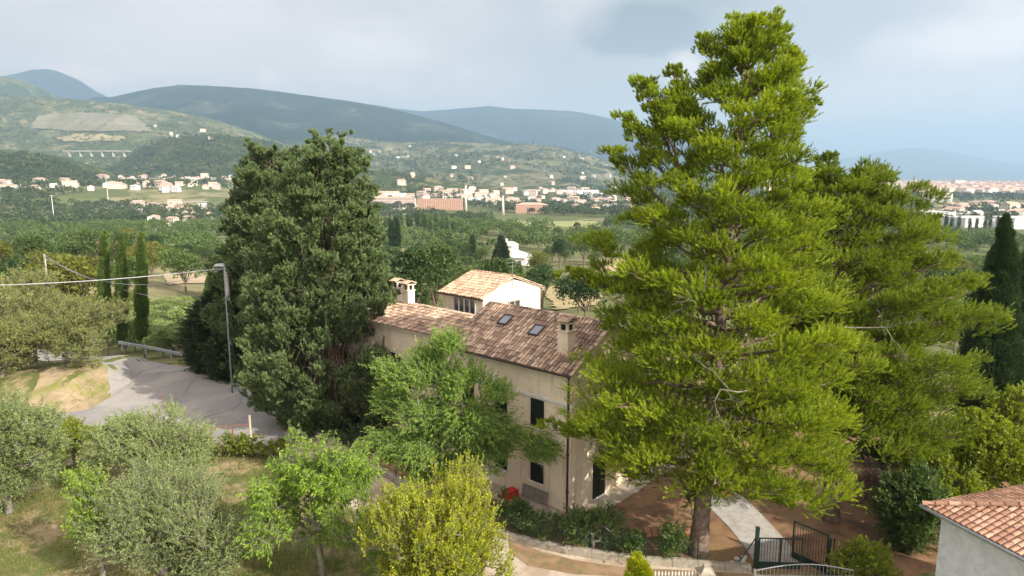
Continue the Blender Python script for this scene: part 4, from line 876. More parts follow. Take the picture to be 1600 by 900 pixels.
def pine(label, D, base_uv, rows, leaf, nl, leaders=(), lean=None, seed=1, zlow=4., per=210, bl=.2, bw=.042, dead=()):
    global rng
    rng = np.random.default_rng(seed)
    b = G(*base_uv); z, xl, xr = prof(D, rows); top = np.array([(xl[-1]+xr[-1])/2-b.x, D-b.y, z[-1]])
    root = tag(empty('pine_tree', b), label, 'tree')
    H = z[-1]; tz = np.linspace(0, 1, 14); trunk = np.stack([top[0]*tz**1.6+.12*np.sin(tz*5), top[1]*tz, H*tz-.15], 1)
    def axis(zz): t = np.clip(zz/H, 0, 1); return np.array([top[0]*t**1.6+.12*math.sin(t*5), top[1]*t, zz])
    def rad(zz, az):
        a = axis(zz); L = a[0]+b.x-np.interp(zz, z, xl); R_ = np.interp(zz, z, xr)-a[0]-b.x; c = math.cos(az)
        m_ = (L+R_)/2; s = R_ if c > 0 else L; return max(.3, s*c*c+m_*.85*(1-c*c))
    SA, SB, ra, rb = [], [], [], []; C = []; R = []; O = []; base = []
    for i in range(13):
        SA.append(trunk[i]); SB.append(trunk[i+1]); w0 = .38*(1-tz[i])**.85+.03; w1 = .38*(1-tz[i+1])**.85+.03; ra.append(w0*(1.25 if i == 0 else 1)); rb.append(w1)
    def limb(p0, tip, npf, pr, lift=.0, r0=.07, side=True, spread=1.):
        L = np.linalg.norm(tip-p0); k = 7; pts = []
        for s in range(k+1):
            t = s/k; q = p0+(tip-p0)*t+np.array([0, 0, -lift*math.sin(math.pi*t)])+rng.normal(size=3)*.05*L*.3*(0 < s < k); pts.append(q)
        for s in range(k): SA.append(pts[s]); SB.append(pts[s+1]); ra.append(r0*(1-s/k)+.012); rb.append(r0*(1-(s+1)/k)+.012)
        o = unit(tip-p0); o2 = np.array([o[0], o[1], max(0, o[2])*.5]); bv = rng.random()
        nbg = max(1, int(round(npf/2.6))); k_ = 5
        for j in range(nbg*k_):
            if j % k_ == 0: tb = 1. if j == 0 else rng.uniform(.42, .95); sb_ = rng.normal()*.38*L*tb*.6*spread*side; bb_ = np.clip(bv*.4+rng.random()*.6, 0, 1)
            if spread < 1: tb = rng.uniform(.3, 1.) ; sb_ = rng.normal()*.2
            t = tb; q = p0+(tip-p0)*t+np.array([0, 0, -lift*math.sin(math.pi*t)])
            sd = np.array([-o[1], o[0], 0])*sb_*(1 if t < .99 else .2); e_ = rdir(1)[0]*np.array([1, 1, .3])*pr*1.05*(side or .6)
            c = q+sd+e_*rng.uniform(.4, 1.)+np.array([0, 0, .1])-(o*.5*pr if t > .98 else 0)
            C.append(c); R.append(pr*rng.uniform(.55, .95)*(1.25-.6*t if spread < 1 else 1)); O.append(o2+unit(e_+1e-5)*.5); base.append(bb_)
            SA.append(q-o*.25); SB.append(c); ra.append(.016); rb.append(.006)
    az = rng.uniform(0, 6.28)
    for i in range(nl):
        f = (i+.5)/nl; zz = zlow+(H-zlow-.5)*f**1.12; az += 2.4; r = rad(min(zz, H), az)
        lng = r*rng.uniform(.68, 1.0); up = lng*(.05+.6*f**1.3); tip = axis(zz)+np.array([math.cos(az)*lng, math.sin(az)*lng, 0]); p0 = axis(max(1.5, zz-up-.1))
        if lng > .8: limb(p0, tip, int(3+lng*2.4), .76-.24*f, lift=.05*lng*(1-f), r0=.03+.012*lng)
        else: limb(p0, tip, 4, .36, side=False)
    for (u, v, dd, npf, u0, v0) in leaders:
        t = np.array(P(u, v, D+dd)-b); p0 = np.array(P(u0, v0, D+dd*.5)-b); limb(p0, t, int(npf*1.7), .48, lift=.0, r0=.06, spread=.35)
    C = np.array(C); R = np.array(R); O = np.array(O)
    V, Fc, var = brushes(C, R, O, 16, 28, .40, .135, .029, up=.75, outw=.45, rnd=.4, spread=.95, base=np.array(base), squash=.6)
    link('crown', mesh_np('crown', V, Fc, leaf, var), root)
    Vt, Ft = segs_mesh(SA, SB, ra, rb, 9); link('trunk', mesh_np('trunk', Vt, Ft, M['pine_bark'], smooth=True), root)
    for (u, v, dd) in dead:
        p0 = np.array(P(u, v, D+dd)-b); A, B, r1, r2 = [], [], [], []
        st = [(p0, unit(np.array([.9 if u > 1200 else -.5, -.5, .1])), 1.6, .035)]
        while st:
            p, d, L, r = st.pop()
            q = p+d*L*.5; q2 = q+unit(d+rng.normal(size=3)*.3)*L*.5; A += [p, q]; B += [q, q2]; r1 += [r, r*.75]; r2 += [r*.75, r*.5]
            if r > .008:
                for _ in range(3): st.append((q+(q2-q)*rng.random(), unit(d+rng.normal(size=3)*.65), L*.62, r*.5))
        Vd, Fd = segs_mesh(A, B, r1, r2, 4); link('dead_branch', mesh_np('dead_branch', Vd, Fd, M['bark_grey'], smooth=True), root)
    return root
pine('huge bright green pine leaning over the house, tallest tree of all', 29.4, (1091, 866),
 [(18, 1178, 1192), (40, 1150, 1215), (70, 1135, 1240), (100, 1115, 1258), (150, 1090, 1268), (200, 990, 1262), (250, 955, 1262), (300, 955, 1270), (350, 940, 1290), (400, 912, 1308), (450, 892, 1322), (500, 910, 1345), (550, 912, 1358), (600, 900, 1345), (650, 885, 1330), (700, 900, 1320), (740, 930, 1312), (775, 1000, 1300), (805, 1120, 1260)],
 M['pine'], 122, leaders=[(1052, 112, 0, 12, 1085, 240), (1003, 128, .5, 12, 1060, 270), (1030, 150, -.5, 8, 1060, 260), (975, 185, 0, 10, 1060, 300), (1105, 62, 0, 8, 1130, 170), (1200, 30, .3, 9, 1165, 140), (1240, 85, 0, 9, 1180, 190), (1160, 28, 0, 9, 1160, 150), (1265, 160, 0, 9, 1180, 260), (955, 240, 0, 9, 1060, 340), (858, 672, -.6, 9, 1010, 690), (880, 430, .5, 9, 1020, 470), (1225, 800, -2, 10, 1130, 690), (1300, 745, -1.5, 10, 1150, 660)],
 seed=11, dead=[(1318, 512, -4), (1110, 470, -3), (1170, 610, -5)], zlow=4.2, per=185)
pine('second pine behind and right of the huge one, broad and flat topped', 35.0, (1297, 812),
 [(248, 1285, 1335), (262, 1262, 1385), (300, 1240, 1445), (350, 1230, 1475), (400, 1220, 1500), (440, 1210, 1530), (480, 1210, 1512), (530, 1210, 1500), (580, 1215, 1502), (630, 1225, 1480), (680, 1235, 1440), (720, 1245, 1400), (750, 1260, 1370)],
 M['pine2'], 124, leaders=[(1290, 246, 0, 9, 1300, 330), (1350, 262, 0, 9, 1320, 350), (1385, 275, .5, 9, 1330, 370), (1532, 438, -.5, 10, 1420, 470), (1460, 345, 0, 9, 1370, 400), (1495, 500, -.5, 9, 1390, 520)], seed=23, zlow=4.5, per=185)
rng = np.random.default_rng(5)

# ------------------------------------------------------------------ garden trees and shrubs
def crown_at(u, v, D, base_uv=None): p = P(u, v, D); return p
def broadleaf(name, label, D, cuv, rad, base_x, leaf, bark, nT=160, nl=9, multi=1, lr=.42, trunk_h=None, group=None, cat='tree', lobe_list=None, **sh):
    c = P(cuv[0], cuv[1], D); zb = hz(c.x, D); bx = c.x+base_x; b = Vector((bx, D, zb)); C = np.array([c.x-bx, 0, c.z-zb])
    T = lobes(C, rad, nl, nT, lr=lr) if lobe_list is None else np.concatenate([lobes(C+np.array(o), r_, 3, n_, lr=.6) for o, r_, n_ in lobe_list])
    T = T[T[:, 2] > .25]; th = trunk_h or max(.5, C[2]-rad[2]*.9)
    tr = [(0, 0, -.15), (C[0]*.1+.04, 0, th*.5), (C[0]*.25, .03, th), (C[0]*.5, 0, th+rad[2]*.35)]
    return plant(name, label, cat, b, tr, T, C, leaf, bark, group, **sh)
OL = dict(ns=10, slen=.5, m=16, ll=.10, lw=.032, spread=.2, up=.55, outw=.6, rnd=.6, lrnd=.7, r_tip=.014)
def olive(label, D, cuv, rad, bx=0., nT=230, leaf='olive', sc=1., nl=10, **k):
    o = dict(OL); o['ll'] *= sc; o['lw'] *= sc*1.1; o.update(k); return broadleaf('olive_tree', label, D, cuv, rad, bx, M[leaf], M['bark_grey'], nT=nT, nl=nl, lr=.45, **o)
olive('grey green olive in front at the bottom, trunk forking near the ground', 27.4, (250, 798), (2.6, 2.2, 2.3), -.1, 520, nl=16)
olive('olive against the road edge behind the front olive', 34.5, (258, 690), (3.2, 2.4, 2.0), -.3, 500, sc=1.2, nl=16)
olive('thin olive branches low at the right of the front olive', 26.6, (326, 838), (1.9, 1.5, 1.7), -.6, 150)
olive('silvery olive cut off by the left edge below the bank', 33.0, (0, 690), (2.8, 2.4, 3.2), 0, 520, sc=1.2, nl=16)
olive('large olive on the grass above the dry bank', 55.0, (92, 520), (4.6, 3.6, 3.6), .4, 460, 'olive_g', 1.6)
olive('olive at the left edge above the bank, beside the large one', 53.0, (-5, 525), (4.4, 3.4, 3.6), 0, 420, 'olive_g', 1.6)
olive('small olive spilling over the back of the bank', 60.5, (45, 470), (4.4, 3.4, 3.0), 0, 320, 'olive_g', 1.7)
broadleaf('fruit_tree', 'slender young fruit tree with an upright leafy crown at bottom left', 26.8, (150, 800), (1.05, .95, 2.1), 0, M['peach'], M['bark_grey'], nT=170, nl=10, lr=.5, ns=7, slen=.5, m=11, ll=.11, lw=.055, spread=.1, up=.9, rnd=.4)
broadleaf('bush', 'reddish green bush between the two olives near the road', 38.5, (112, 684), (1.7, 1.3, 1.3), 0, M['shrub_l'], M['bark_grey'], nT=190, cat='bush', ns=6, slen=.4, m=9, ll=.13, lw=.07, spread=.15, trunk_h=.5, up=.3)
broadleaf('peach_tree', 'light green peach tree with drooping narrow leaves', 27.2, (486, 778), (2.7, 2.1, 2.75), .3, M['peach'], M['bark_grey'], nT=420, nl=22, lr=.34, ns=8, slen=.5, m=11, ll=.17, lw=.055, spread=.14, up=.25, rnd=.5, droop=.75, flat=.2)
broadleaf('laurel_bush', 'bright yellow green bush in front, lower centre of the photo', 24.2, (682, 832), (2.85, 2.2, 2.75), 0, M['laurel'], M['bark_grey'], nT=760, nl=30, lr=.42, cat='bush', ns=8, slen=.6, m=19, ll=.095, lw=.05, spread=.12, up=1.1, outw=.35, rnd=.32, trunk_h=.7)
broadleaf('laurel_bush', 'green bush squeezed between the peach tree and the yellow bush', 25.6, (590, 830), (1.7, 1.4, 2.2), 0, M['peach'], M['bark_grey'], nT=220, nl=10, cat='bush', ns=6, slen=.5, m=14, ll=.09, lw=.042, spread=.12, up=.8, rnd=.4, trunk_h=.6)
broadleaf('robinia_tree', 'feathery green tree hiding the left half of the house front', 32.8, (722, 640), (3.0, 2.2, 3.2), -.2, M['robinia'], M['bark_grey'], r_tip=.009,
 lobe_list=[((-.7, 0, 3.1), (1.2, 1., .7), 40), ((-2.1, 0, 2.1), (1.4, 1.2, .8), 60), ((-.6, 0, 1.5), (1.8, 1.3, .8), 90), ((-2.7, 0, .1), (1.7, 1.3, .9), 90), ((0, 0, -.2), (2.0, 1.5, .9), 100), ((1.9, -.3, 1.0), (1.1, .8, .4), 24), ((-2.2, 0, -1.7), (1.9, 1.4, .8), 90), ((.5, 0, -2.0), (2.0, 1.5, .8), 90), ((2.1, -.3, -1.1), (1.4, 1.1, .6), 50), ((3.6, -.4, -2.0), (1.1, .8, .45), 34), ((-3.5, 0, -1.4), (.9, .8, .6), 22), ((-3.1, 0, 1.5), (1.2, 1.0, .8), 46), ((-3.3, 0, .4), (1.0, .9, .7), 34), ((-1.4, 0, -3.0), (1.6, 1.2, .5), 30)],
 ns=12, slen=.55, m=22, ll=.105, lw=.048, spread=.22, up=.05, outw=.6, rnd=.55, lrnd=.8, flat=.5, trunk_h=2.2)
def shrub(label, u, v, D, r, leaf='shrub', n=110, name='shrub', group=None, ll=.12, lw=.07, **k):
    kw = dict(ns=6, slen=.32, m=10, spread=.12, up=.45, rnd=.5, trunk_h=.3); kw.update(k)
    return broadleaf(name, label, D, (u, v), r, 0, M[leaf], M['bark_grey'], nT=n, cat='shrub', nl=9, lr=.5, group=group, ll=ll, lw=lw, **kw)
shrub('large rounded dark shrub by the front corner of the house', 926, 829, 29.6, (1.45, 1.1, 1.0), n=190)
shrub('dull green shrub inside the wire fence left of the rounded shrub', 842, 826, 30.6, (1.1, .8, .75), n=100)
shrub('small low plant right of the large rounded shrub', 990, 850, 28.7, (.45, .4, .35), n=35)
shrub('small dark shrub in front of the pine trunk', 1052, 848, 28.6, (.6, .5, .6), n=60)
shrub('little potted green shrub under the porch', 1083, 775, 32.3, (.4, .4, .5), n=30)
shrub('dark shrub between the yellow bush and the brick paving', 800, 800, 31.4, (.8, .6, .8), n=70)
shrub('leafy green shrub right of the open gate leaf', 1325, 872, 27.3, (1.5, .8, .9), 'shrub_l', 150)
shrub('leafy green shrub beside the outbuilding wall', 1375, 893, 26.2, (1.1, .7, .7), 'shrub_l', 100)
shrub('tall dark shrub between the second pine and the outbuilding', 1425, 800, 29.6, (2.0, 1.6, 2.8), 'shrub', 620, name='laurel_shrub', ll=.15, ns=8)
shrub('large leafy shrub right behind the outbuilding roof', 1545, 700, 34.0, (3.8, 2.6, 2.7), 'shrub_l', 900, name='laurel_shrub', ll=.16, lw=.09, ns=8)
shrub('broad leafy shrub beneath the column cypress', 1460, 705, 36.5, (3.0, 2.2, 2.6), 'shrub_l', 700, name='laurel_shrub', ll=.16, lw=.09, ns=8)
shrub('rounded green shrub between the second pine and the cypress', 1395, 735, 39.5, (3.2, 2.0, 2.3), 'shrub', 500, name='laurel_shrub', ll=.16, lw=.09, ns=8)
shrub('yellow green shrub close behind the near outbuilding corner', 1478, 762, 31.5, (1.7, 1.6, 2.2), 'shrub_l', 420, name='laurel_shrub', ll=.15, lw=.09, ns=8)
shrub('leafy shrub cut off by the right edge over the roof', 1625, 690, 38, (2.6, 2.0, 2.8), 'shrub_l', 240, name='laurel_shrub', ll=.14)
broadleaf('dry_tree', 'leafless pinkish dry bush below the second pine', 34.5, (1352, 768), (1.7, 1.3, 1.4), 0, M['dry'], M['dry'], nT=190, ns=7, slen=.5, m=6, ll=.14, lw=.03, spread=.15, up=.4, trunk_h=.6)
shell_conifer('young_conifer', 'small yellow green conifer tip poking up at the bottom edge', 'shrub', 22.5, [(866, 994, 997), (880, 985, 1008), (900, 976, 1016), (940, 970, 1022), (1000, 975, 1018)], M['laurel'], M['bark'], 150, .2, 60, .12, .05, squash=1.3, up=1.)
# dark hedge behind the kerb wall, left of the feathery tree
for k, (u, v, r, lab) in enumerate([(572, 690, (1.3, .9, 1.0), 'first dark hedge bush from the tall conifer, behind the kerb wall'), (612, 704, (1.3, .9, 1.1), 'second dark hedge bush from the tall conifer, behind the kerb wall'), (655, 722, (1.2, .9, 1.0), 'third dark hedge bush from the tall conifer, below the feathery tree'), (530, 668, (1.2, .9, .9), 'dark bush directly under the tall conifer')]):
    p = G(u, v+18); shrub(lab, u, v, p.y+.9, r, 'cedar', 120, name='hedge_bush', ll=.12)
# vines on their trellis
vp = G(392, 694); tr = tag(empty('vine_trellis', vp), 'pale post and red brown rail of the vine trellis by the road', 'trellis')
m = MB(); m.tube([(0, 0, -.2), (.02, 0, 1.95)], [.085, .075], 9); m.build('post', M['wood_post'], tr)
q = G(332, 697)-vp; m = MB(); m.tube([(q.x, q.y, 1.25), (0, 0, 1.35)], .03, 6); m.build('rail', M['rust'], tr); m = MB(); m.tube([(q.x, q.y, -.2), (q.x, q.y, 1.3)], .05, 7); m.tube([(q.x*.45, q.y*.45, -.2), (q.x*.45, q.y*.45, 1.15)], .05, 7); m.build('stake', M['rust'], tr)
for k, (u, v, lab) in enumerate([(343, 690, 'yellow green vine at the left end of the trellis'), (362, 706, 'low yellow vine under the trellis rail'), (392, 690, 'green vine around the pale trellis post'), (425, 694, 'vine trailing right of the pale post')]):
    broadleaf('vine', lab, G(u, 715).y, (u, v), (.9, .5, .55), 0, M['vine'], M['bark'], nT=34, nl=5, lr=.5, cat='vine', ns=4, slen=.35, m=7, ll=.15, lw=.14, spread=.12, up=.1, trunk_h=.8)
for k, (u, v, lab) in enumerate([(165, 745, 'bare dark metal stake beside the left olive'), (256, 640, 'thin pinkish marker post at the road edge')]):
    p = G(u, v); m = MB(); m.tube([(p.x, p.y, -.1), (p.x, p.y, 1.5)], .03, 6); tag(m.build('stake', M['rust']), lab, 'stake')

# grass: countless blades on the garden and the bank
n = 260000; x = rng.uniform(-34, -1, n); y = rng.uniform(21, 66, n); u, v = projn(x, y, 0*x)
kx = [k[0]-4.6 for k in K[:6]][::-1]; ky = [k[1] for k in K[:6]][::-1]
lim = np.interp(y, sorted(ky), np.array(kx)[np.argsort(ky)])
ok = (x < lim) & (fbm(x*.9, y*.9, 4) > .40) & (u > -120) & (v < 960)
rp = [(g_.x, g_.y) for g_ in [Vector((*q, 0)) for q in road]]; ok &= ~pip(x, y, rp); ok &= ~pip(x, y, [tuple(q) for q in bank]) | (rng.random(n) < .6)
x, y = x[ok], y[ok]; z = hgt(x, y); n = len(x); p = np.stack([x, y, z], 1); d = unit(rdir(n)*.5+np.array([0, 0, 1.]))
V, Fc = blades(p, d, rng.uniform(.07, .24, n), rng.uniform(.015, .035, n)); g_ = link('grass', mesh_np('grass', V, Fc, M['grassb'], np.clip(fbm(x*.5, y*.5, 3)*1.5-.25+rng.random(n)*.3-.15, 0, 1))); tag(g_, 'patchy grass under the olives and fruit trees', 'grass', kind='stuff')
# ------------------------------------------------------------------ woods and groves down the slope
def wood_proto(h, rx, n, cs, leaf, nlobe=9, shape=(1, 1, 1), trunk=.28):
    C = np.array([0, 0, h*(trunk+1)/2]); rad = np.array([rx, rx, h*(1-trunk)/2])
    L = rdir(nlobe)*rad*rng.uniform(.3, .62, (nlobe, 1))+C; s = rng.uniform(.38, .58, nlobe)
    i = rng.integers(0, nlobe, n); q = rdir(n); q[:, 2] = np.where(q[:, 2] < -.4, -q[:, 2], q[:, 2]); p = L[i]+q*rad*(s[i]*rng.uniform(.75, 1.08, n))[:, None]
    d = unit(q*.6+rdir(n)*.8+np.array([0, 0, .2])); V, Fc = leaves(p, d, cs*rng.uniform(.6, 1.4, n), cs*.6*rng.uniform(.6, 1.3, n))
    var = np.clip(rng.random(nlobe)[i]*.35+rng.random(n)*.45+.05, 0, 1)
    A = [[0, 0, -.6]]+[[0, 0, h*trunk*.8]]*nlobe; B = [[0, 0, h*trunk]]+[list(c) for c in L]; r0 = h*.018
    Vt, Ft = segs_mesh(A, B, [r0*1.3]+[r0*.7]*nlobe, [r0]+[r0*.2]*nlobe, 5)
    return V, Fc, var, Vt, Ft
def make_proto(name, args, leaf, bark):
    V, Fc, var, Vt, Ft = wood_proto(*args[0], leaf, **args[1]); r_ = empty(name, (0, 0, -400)); link('crown', mesh_np('crown', V, Fc, leaf, var), r_); link('trunk', mesh_np('trunk', Vt, Ft, bark), r_); return r_
P_W = [make_proto('broadleaf_tree', ((h, rx, 2600, .62), dict(nlobe=nl)), M['wood'], M['bark']) for h, rx, nl in ((12, 5.2, 10), (10, 5.6, 12), (13.5, 4.6, 9), (11, 6.2, 14))]
P_Y = [make_proto('broadleaf_tree', ((h, rx, 3600, .5), dict(nlobe=nl)), M['wood_y'], M['bark']) for h, rx, nl in ((12, 5.6, 14), (11, 5, 11))]
P_O = [make_proto('olive_tree', ((h, rx, 3600, .26), dict(nlobe=nl, trunk=.22)), M['olive'], M['bark_grey']) for h, rx, nl in ((5, 2.9, 9), (4.4, 2.6, 8))]
P_P = [make_proto('poplar_tree', ((h, rx, 1500, .6), dict(nlobe=12, trunk=.08)), M['wood'], M['bark']) for h, rx in ((17, 2.2), (15, 1.8))]
used = set()
def put(protos, x, y, s, label, cat, group, sz=None, rz=None):
    pr = random.choice(protos); o = pr if pr.name not in used else copy_tree(pr); used.add(pr.name)
    if o is not pr: used.add(o.name)
    o.location = (x, y, hz(x, y)-.1); o.rotation_euler.z = random.uniform(0, 6.28); o.scale = (s, s, s*(sz or 1)); tag(o, label, cat, group); return o
# yellowish trees left, behind the first cypress
for (u, v, D, s, lab) in [(112, 470, 96, 1.08, 'big yellowish broadleaf tree behind the leftmost slim cypress'), (62, 468, 90, .72, 'lower yellow green tree left of the big yellowish one'), (88, 440, 118, 1.0, 'broad dark yellow tree behind the big yellowish one'), (135, 478, 88, .62, 'small tree between the big yellowish tree and the slim cypresses')]:
    p = P(u, v, D); put(P_Y, p.x, D, s, lab, 'tree', None)
# olive rows beyond the bend and at the far left
oc = 0
for r_ in range(7):
    for c_ in range(9):
        u = 172+c_*17+random.uniform(-5, 5)+(r_ % 2)*8; D = 72+r_*8.5+random.uniform(-1.5, 1.5); p = P(u, 400, D)
        if (u < 240 and r_ < 1) or u > 318: continue
        put(P_O, p.x, D, random.uniform(.62, .9), 'small grey green olive in the grove beyond the far guardrail', 'olive tree', 'olives in the grove beyond the guardrail')
for k in range(24):
    D = random.uniform(78, 150); u = random.uniform(-60, 60); p = P(u, 400, D); put(P_O, p.x, D, random.uniform(.8, 1.1), 'grey green olive on the slope at the far left, past the roadside olives', 'olive tree', 'olives on the far left slope')
EXC = [[(205, 465), (330, 465), (335, 525), (220, 525)], [(248, 425), (345, 422), (345, 452), (250, 455)], [(755, 395), (845, 398), (850, 425), (840, 432), (760, 428)], [(845, 436), (1010, 402), (1010, 440), (935, 488), (850, 492)], [(775, 335), (940, 340), (945, 360), (770, 357)], [(550, 343), (650, 345), (655, 366), (550, 365)],
       [(1430, 352), (1660, 352), (1660, 378), (1430, 378)]]
def excluded(x, y):
    u, v = projn(np.array([x]), np.array([y]), np.array([hz(x, y)])); return any(pip(u, v, e)[0] for e in EXC)
pts = []; tries = 0; NW = 285
while len(pts) < NW and tries < 90000:
    tries += 1; r = math.sqrt(random.uniform(100**2, 330**2)); a = math.radians(random.uniform(-42, 42)); x = r*math.sin(a); y = r*math.cos(a)
    u, v = projn(np.array([x]), np.array([y]), np.array([hz(x, y)])); u = u[0]
    if (u < 330 and r < 125) or (600 < u < 900 and r < 75): continue
    if (762 < u < 840 and 165 < r < 345) or excluded(x, y) or any((x-q[0])**2+(y-q[1])**2 < 8.0**2 for q in pts): continue
    pts.append((x, y))
for x, y in pts:
    u = 800+F*x/y; a = 'left of the tall conifers' if u < 420 else ('between the tall conifers and the big pine' if u < 1000 else 'right of the big pine')
    put(P_W if random.random() < .93 else P_Y, x, y, random.uniform(.62, 1.0)*(.85 if math.hypot(x, y) < 150 else 1), 'dark green broadleaf tree in the wood downhill, '+a, 'tree', 'trees of the wood down the slope, '+a)
# hand placed trees behind the house
for (u, v, D, s, pr, lab) in [(640, 470, 80, .85, P_W, 'dense green tree right behind the twin chimneys'), (680, 440, 100, .95, P_W, 'dense green tree rising behind the tower roof'), (730, 440, 118, .8, P_W, 'darker tree behind the right side of the tower room'), (598, 500, 74, .8, P_W, 'green tree between the tall conifer and the chimneys'), (905, 425, 120, .8, P_W, 'rounded tree left of the big pine behind the roof ridge')]:
    p = P(u, v, D); put(pr, p.x, D, s, lab, 'tree', None)
for k in range(14):
    u = 590+k*9+random.uniform(-3, 3); D = 470+random.uniform(-25, 25); p = P(u, 300, D); put(P_P, p.x, D, random.uniform(.95, 1.3), 'tall pale poplar in the row left of the factory chimneys', 'tree', 'poplars in a row before the town')
for k, u in enumerate([1474, 1484, 1494, 1512, 1523, 1535, 1545, 1556, 1447]):
    D = 560+random.uniform(-15, 15); p = P(u, 380, D); put(P_P, p.x, D, random.uniform(.9, 1.15), 'dark poplar in the row before the white warehouses', 'tree', 'poplars before the white warehouses')
# merged woods further off
def merged(xs, ys, zs, h, rx, per, cs, name, m, label, vbias=0.):
    n = len(xs); i = np.repeat(np.arange(n), per); q = rdir(len(i)); q[:, 2] = np.where(q[:, 2] < -.3, -q[:, 2], q[:, 2])
    lump = 1+.22*np.sin(q[:, 0]*5+i)*np.cos(q[:, 1]*4+i*1.7)
    p = np.stack([xs, ys, zs+h*.55], 1)[i]+q*np.stack([rx, rx, h*.5], 1)[i]*(rng.uniform(.8, 1.05, len(i))*lump)[:, None]
    V, Fc = leaves(p, unit(q*.5+rdir(len(i))), cs*rng.uniform(.6, 1.4, len(i)), cs*.7*rng.uniform(.6, 1.3, len(i)))
    var = np.clip(rng.random(n)[i]*.6+rng.random(len(i))*.35+vbias, 0, 1); o = link(name, mesh_np(name, V, Fc, m, var)); tag(o, label, 'wood', kind='stuff'); return o
def scatter(n, r0, r1, cov, sc, a=43):
    # fewer trees where the town and the city stand
    r = np.sqrt(rng.uniform(r0**2, r1**2, n)); t = np.radians(rng.uniform(-a, a, n)); x = r*np.sin(t); y = r*np.cos(t); z = hgt(x, y); u, v = projn(x, y, z)
    ok = fbm(x/sc+3.3, y/sc, 4) > cov
    ok &= ~((u > 1300) & (v > 281.5) & (v < 303) & (rng.random(n) < .96)); ok &= ~((u > 1400) & (v > 310) & (v < 347) & (rng.random(n) < .6))
    ok &= ~((((u > 1380) & (v > 282) & (v < 302)) | ((u > 540) & (u < 1000) & (v > 292) & (v < 322))) & (rng.random(n) < .72))
    for e in EXC: ok &= ~pip(u, v, e)
    return x[ok], y[ok], z[ok]
M['far_y'] = leafmat('far_field_hedges', (.05, .075, .025), (.16, .17, .055), .1, .2)
x, y, z = scatter(2100, 320, 720, .42, 110); h = rng.uniform(6, 12, len(x)); merged(x, y, z, h, h*.5, 330, 1.15, 'valley_wood', M['wood'], 'dense wood and hedgerow trees on the lower slope')
x, y, z = scatter(5200, 700, 1300, .47, 150); h = rng.uniform(5, 11, len(x)); merged(x, y, z, h, h*.55, 90, 2.0, 'valley_trees', M['far'], 'tree belts on the valley floor before the town')
x, y, z = scatter(9500, 1250, 3200, .47, 260); h = rng.uniform(6, 12, len(x)); merged(x, y, z, h, h*.75, 34, 4.2, 'distant_trees', M['far'], 'distant tree belts among the houses of the valley')
x, y, z = scatter(9000, 3000, 9000, .46, 700); h = rng.uniform(9, 15, len(x)); merged(x, y, z, h, h*1.8, 14, 10., 'distant_trees', M['far'], 'hazy lines of trees on the plain below the horizon')
def on_hill(key, n, thr, sc, h0, h1, per, cs, name, m, label, up=0.):
    Xg, Yg, Zg = HILLS[key]; a, b = 46, Xg.shape[1]; i = rng.random(n)*(a-1.01); j = rng.uniform(.12, .88, n)*(b-2); i0 = i.astype(int); j0 = j.astype(int); fi = i-i0; fj = j-j0
    def s(Q): return (Q[i0, j0]*(1-fi)+Q[i0+1, j0]*fi)*(1-fj)+(Q[i0, j0+1]*(1-fi)+Q[i0+1, j0+1]*fi)*fj
    x, y, z = s(Xg), s(Yg), s(Zg); ok = (fbm(x/sc, y/sc, 4) > thr) & (z > hgt(x, y)-2); u, v = projn(x, y, z); ok &= ~pip(u, v, [(40, 205), (58, 175), (215, 179), (250, 207)])
    h = rng.uniform(h0, h1, n)[ok]; merged(x[ok], y[ok], z[ok]-1, h, h*.65, per, cs, name, m, label)
on_hill('wooded knoll at the left edge above the roofs', 3800, .36, 120, 8, 13, 60, 3., 'hill_wood', M['far'], 'wood covering the knoll at the left edge')
on_hill('dark wooded foothill above the white village', 8000, .38, 180, 8, 14, 34, 4., 'hill_wood', M['far'], 'wood covering the foothill above the village')
on_hill('low farmed rise right behind the big conifer', 2600, .5, 140, 7, 12, 40, 3.4, 'hill_wood', M['far'], 'hedges and copses on the low farmed rise')
on_hill(TH, 9000, .46, 200, 7, 12, 16, 5.5, 'hill_wood', M['far_y'], 'scrub and tree lines on the terraced hillside')
on_hill('farmed foothills with hedges and pale fields above the factory', 9000, .48, 220, 8, 14, 14, 6.5, 'hill_wood', M['far'], 'hedgerows and copses on the farmed foothills')

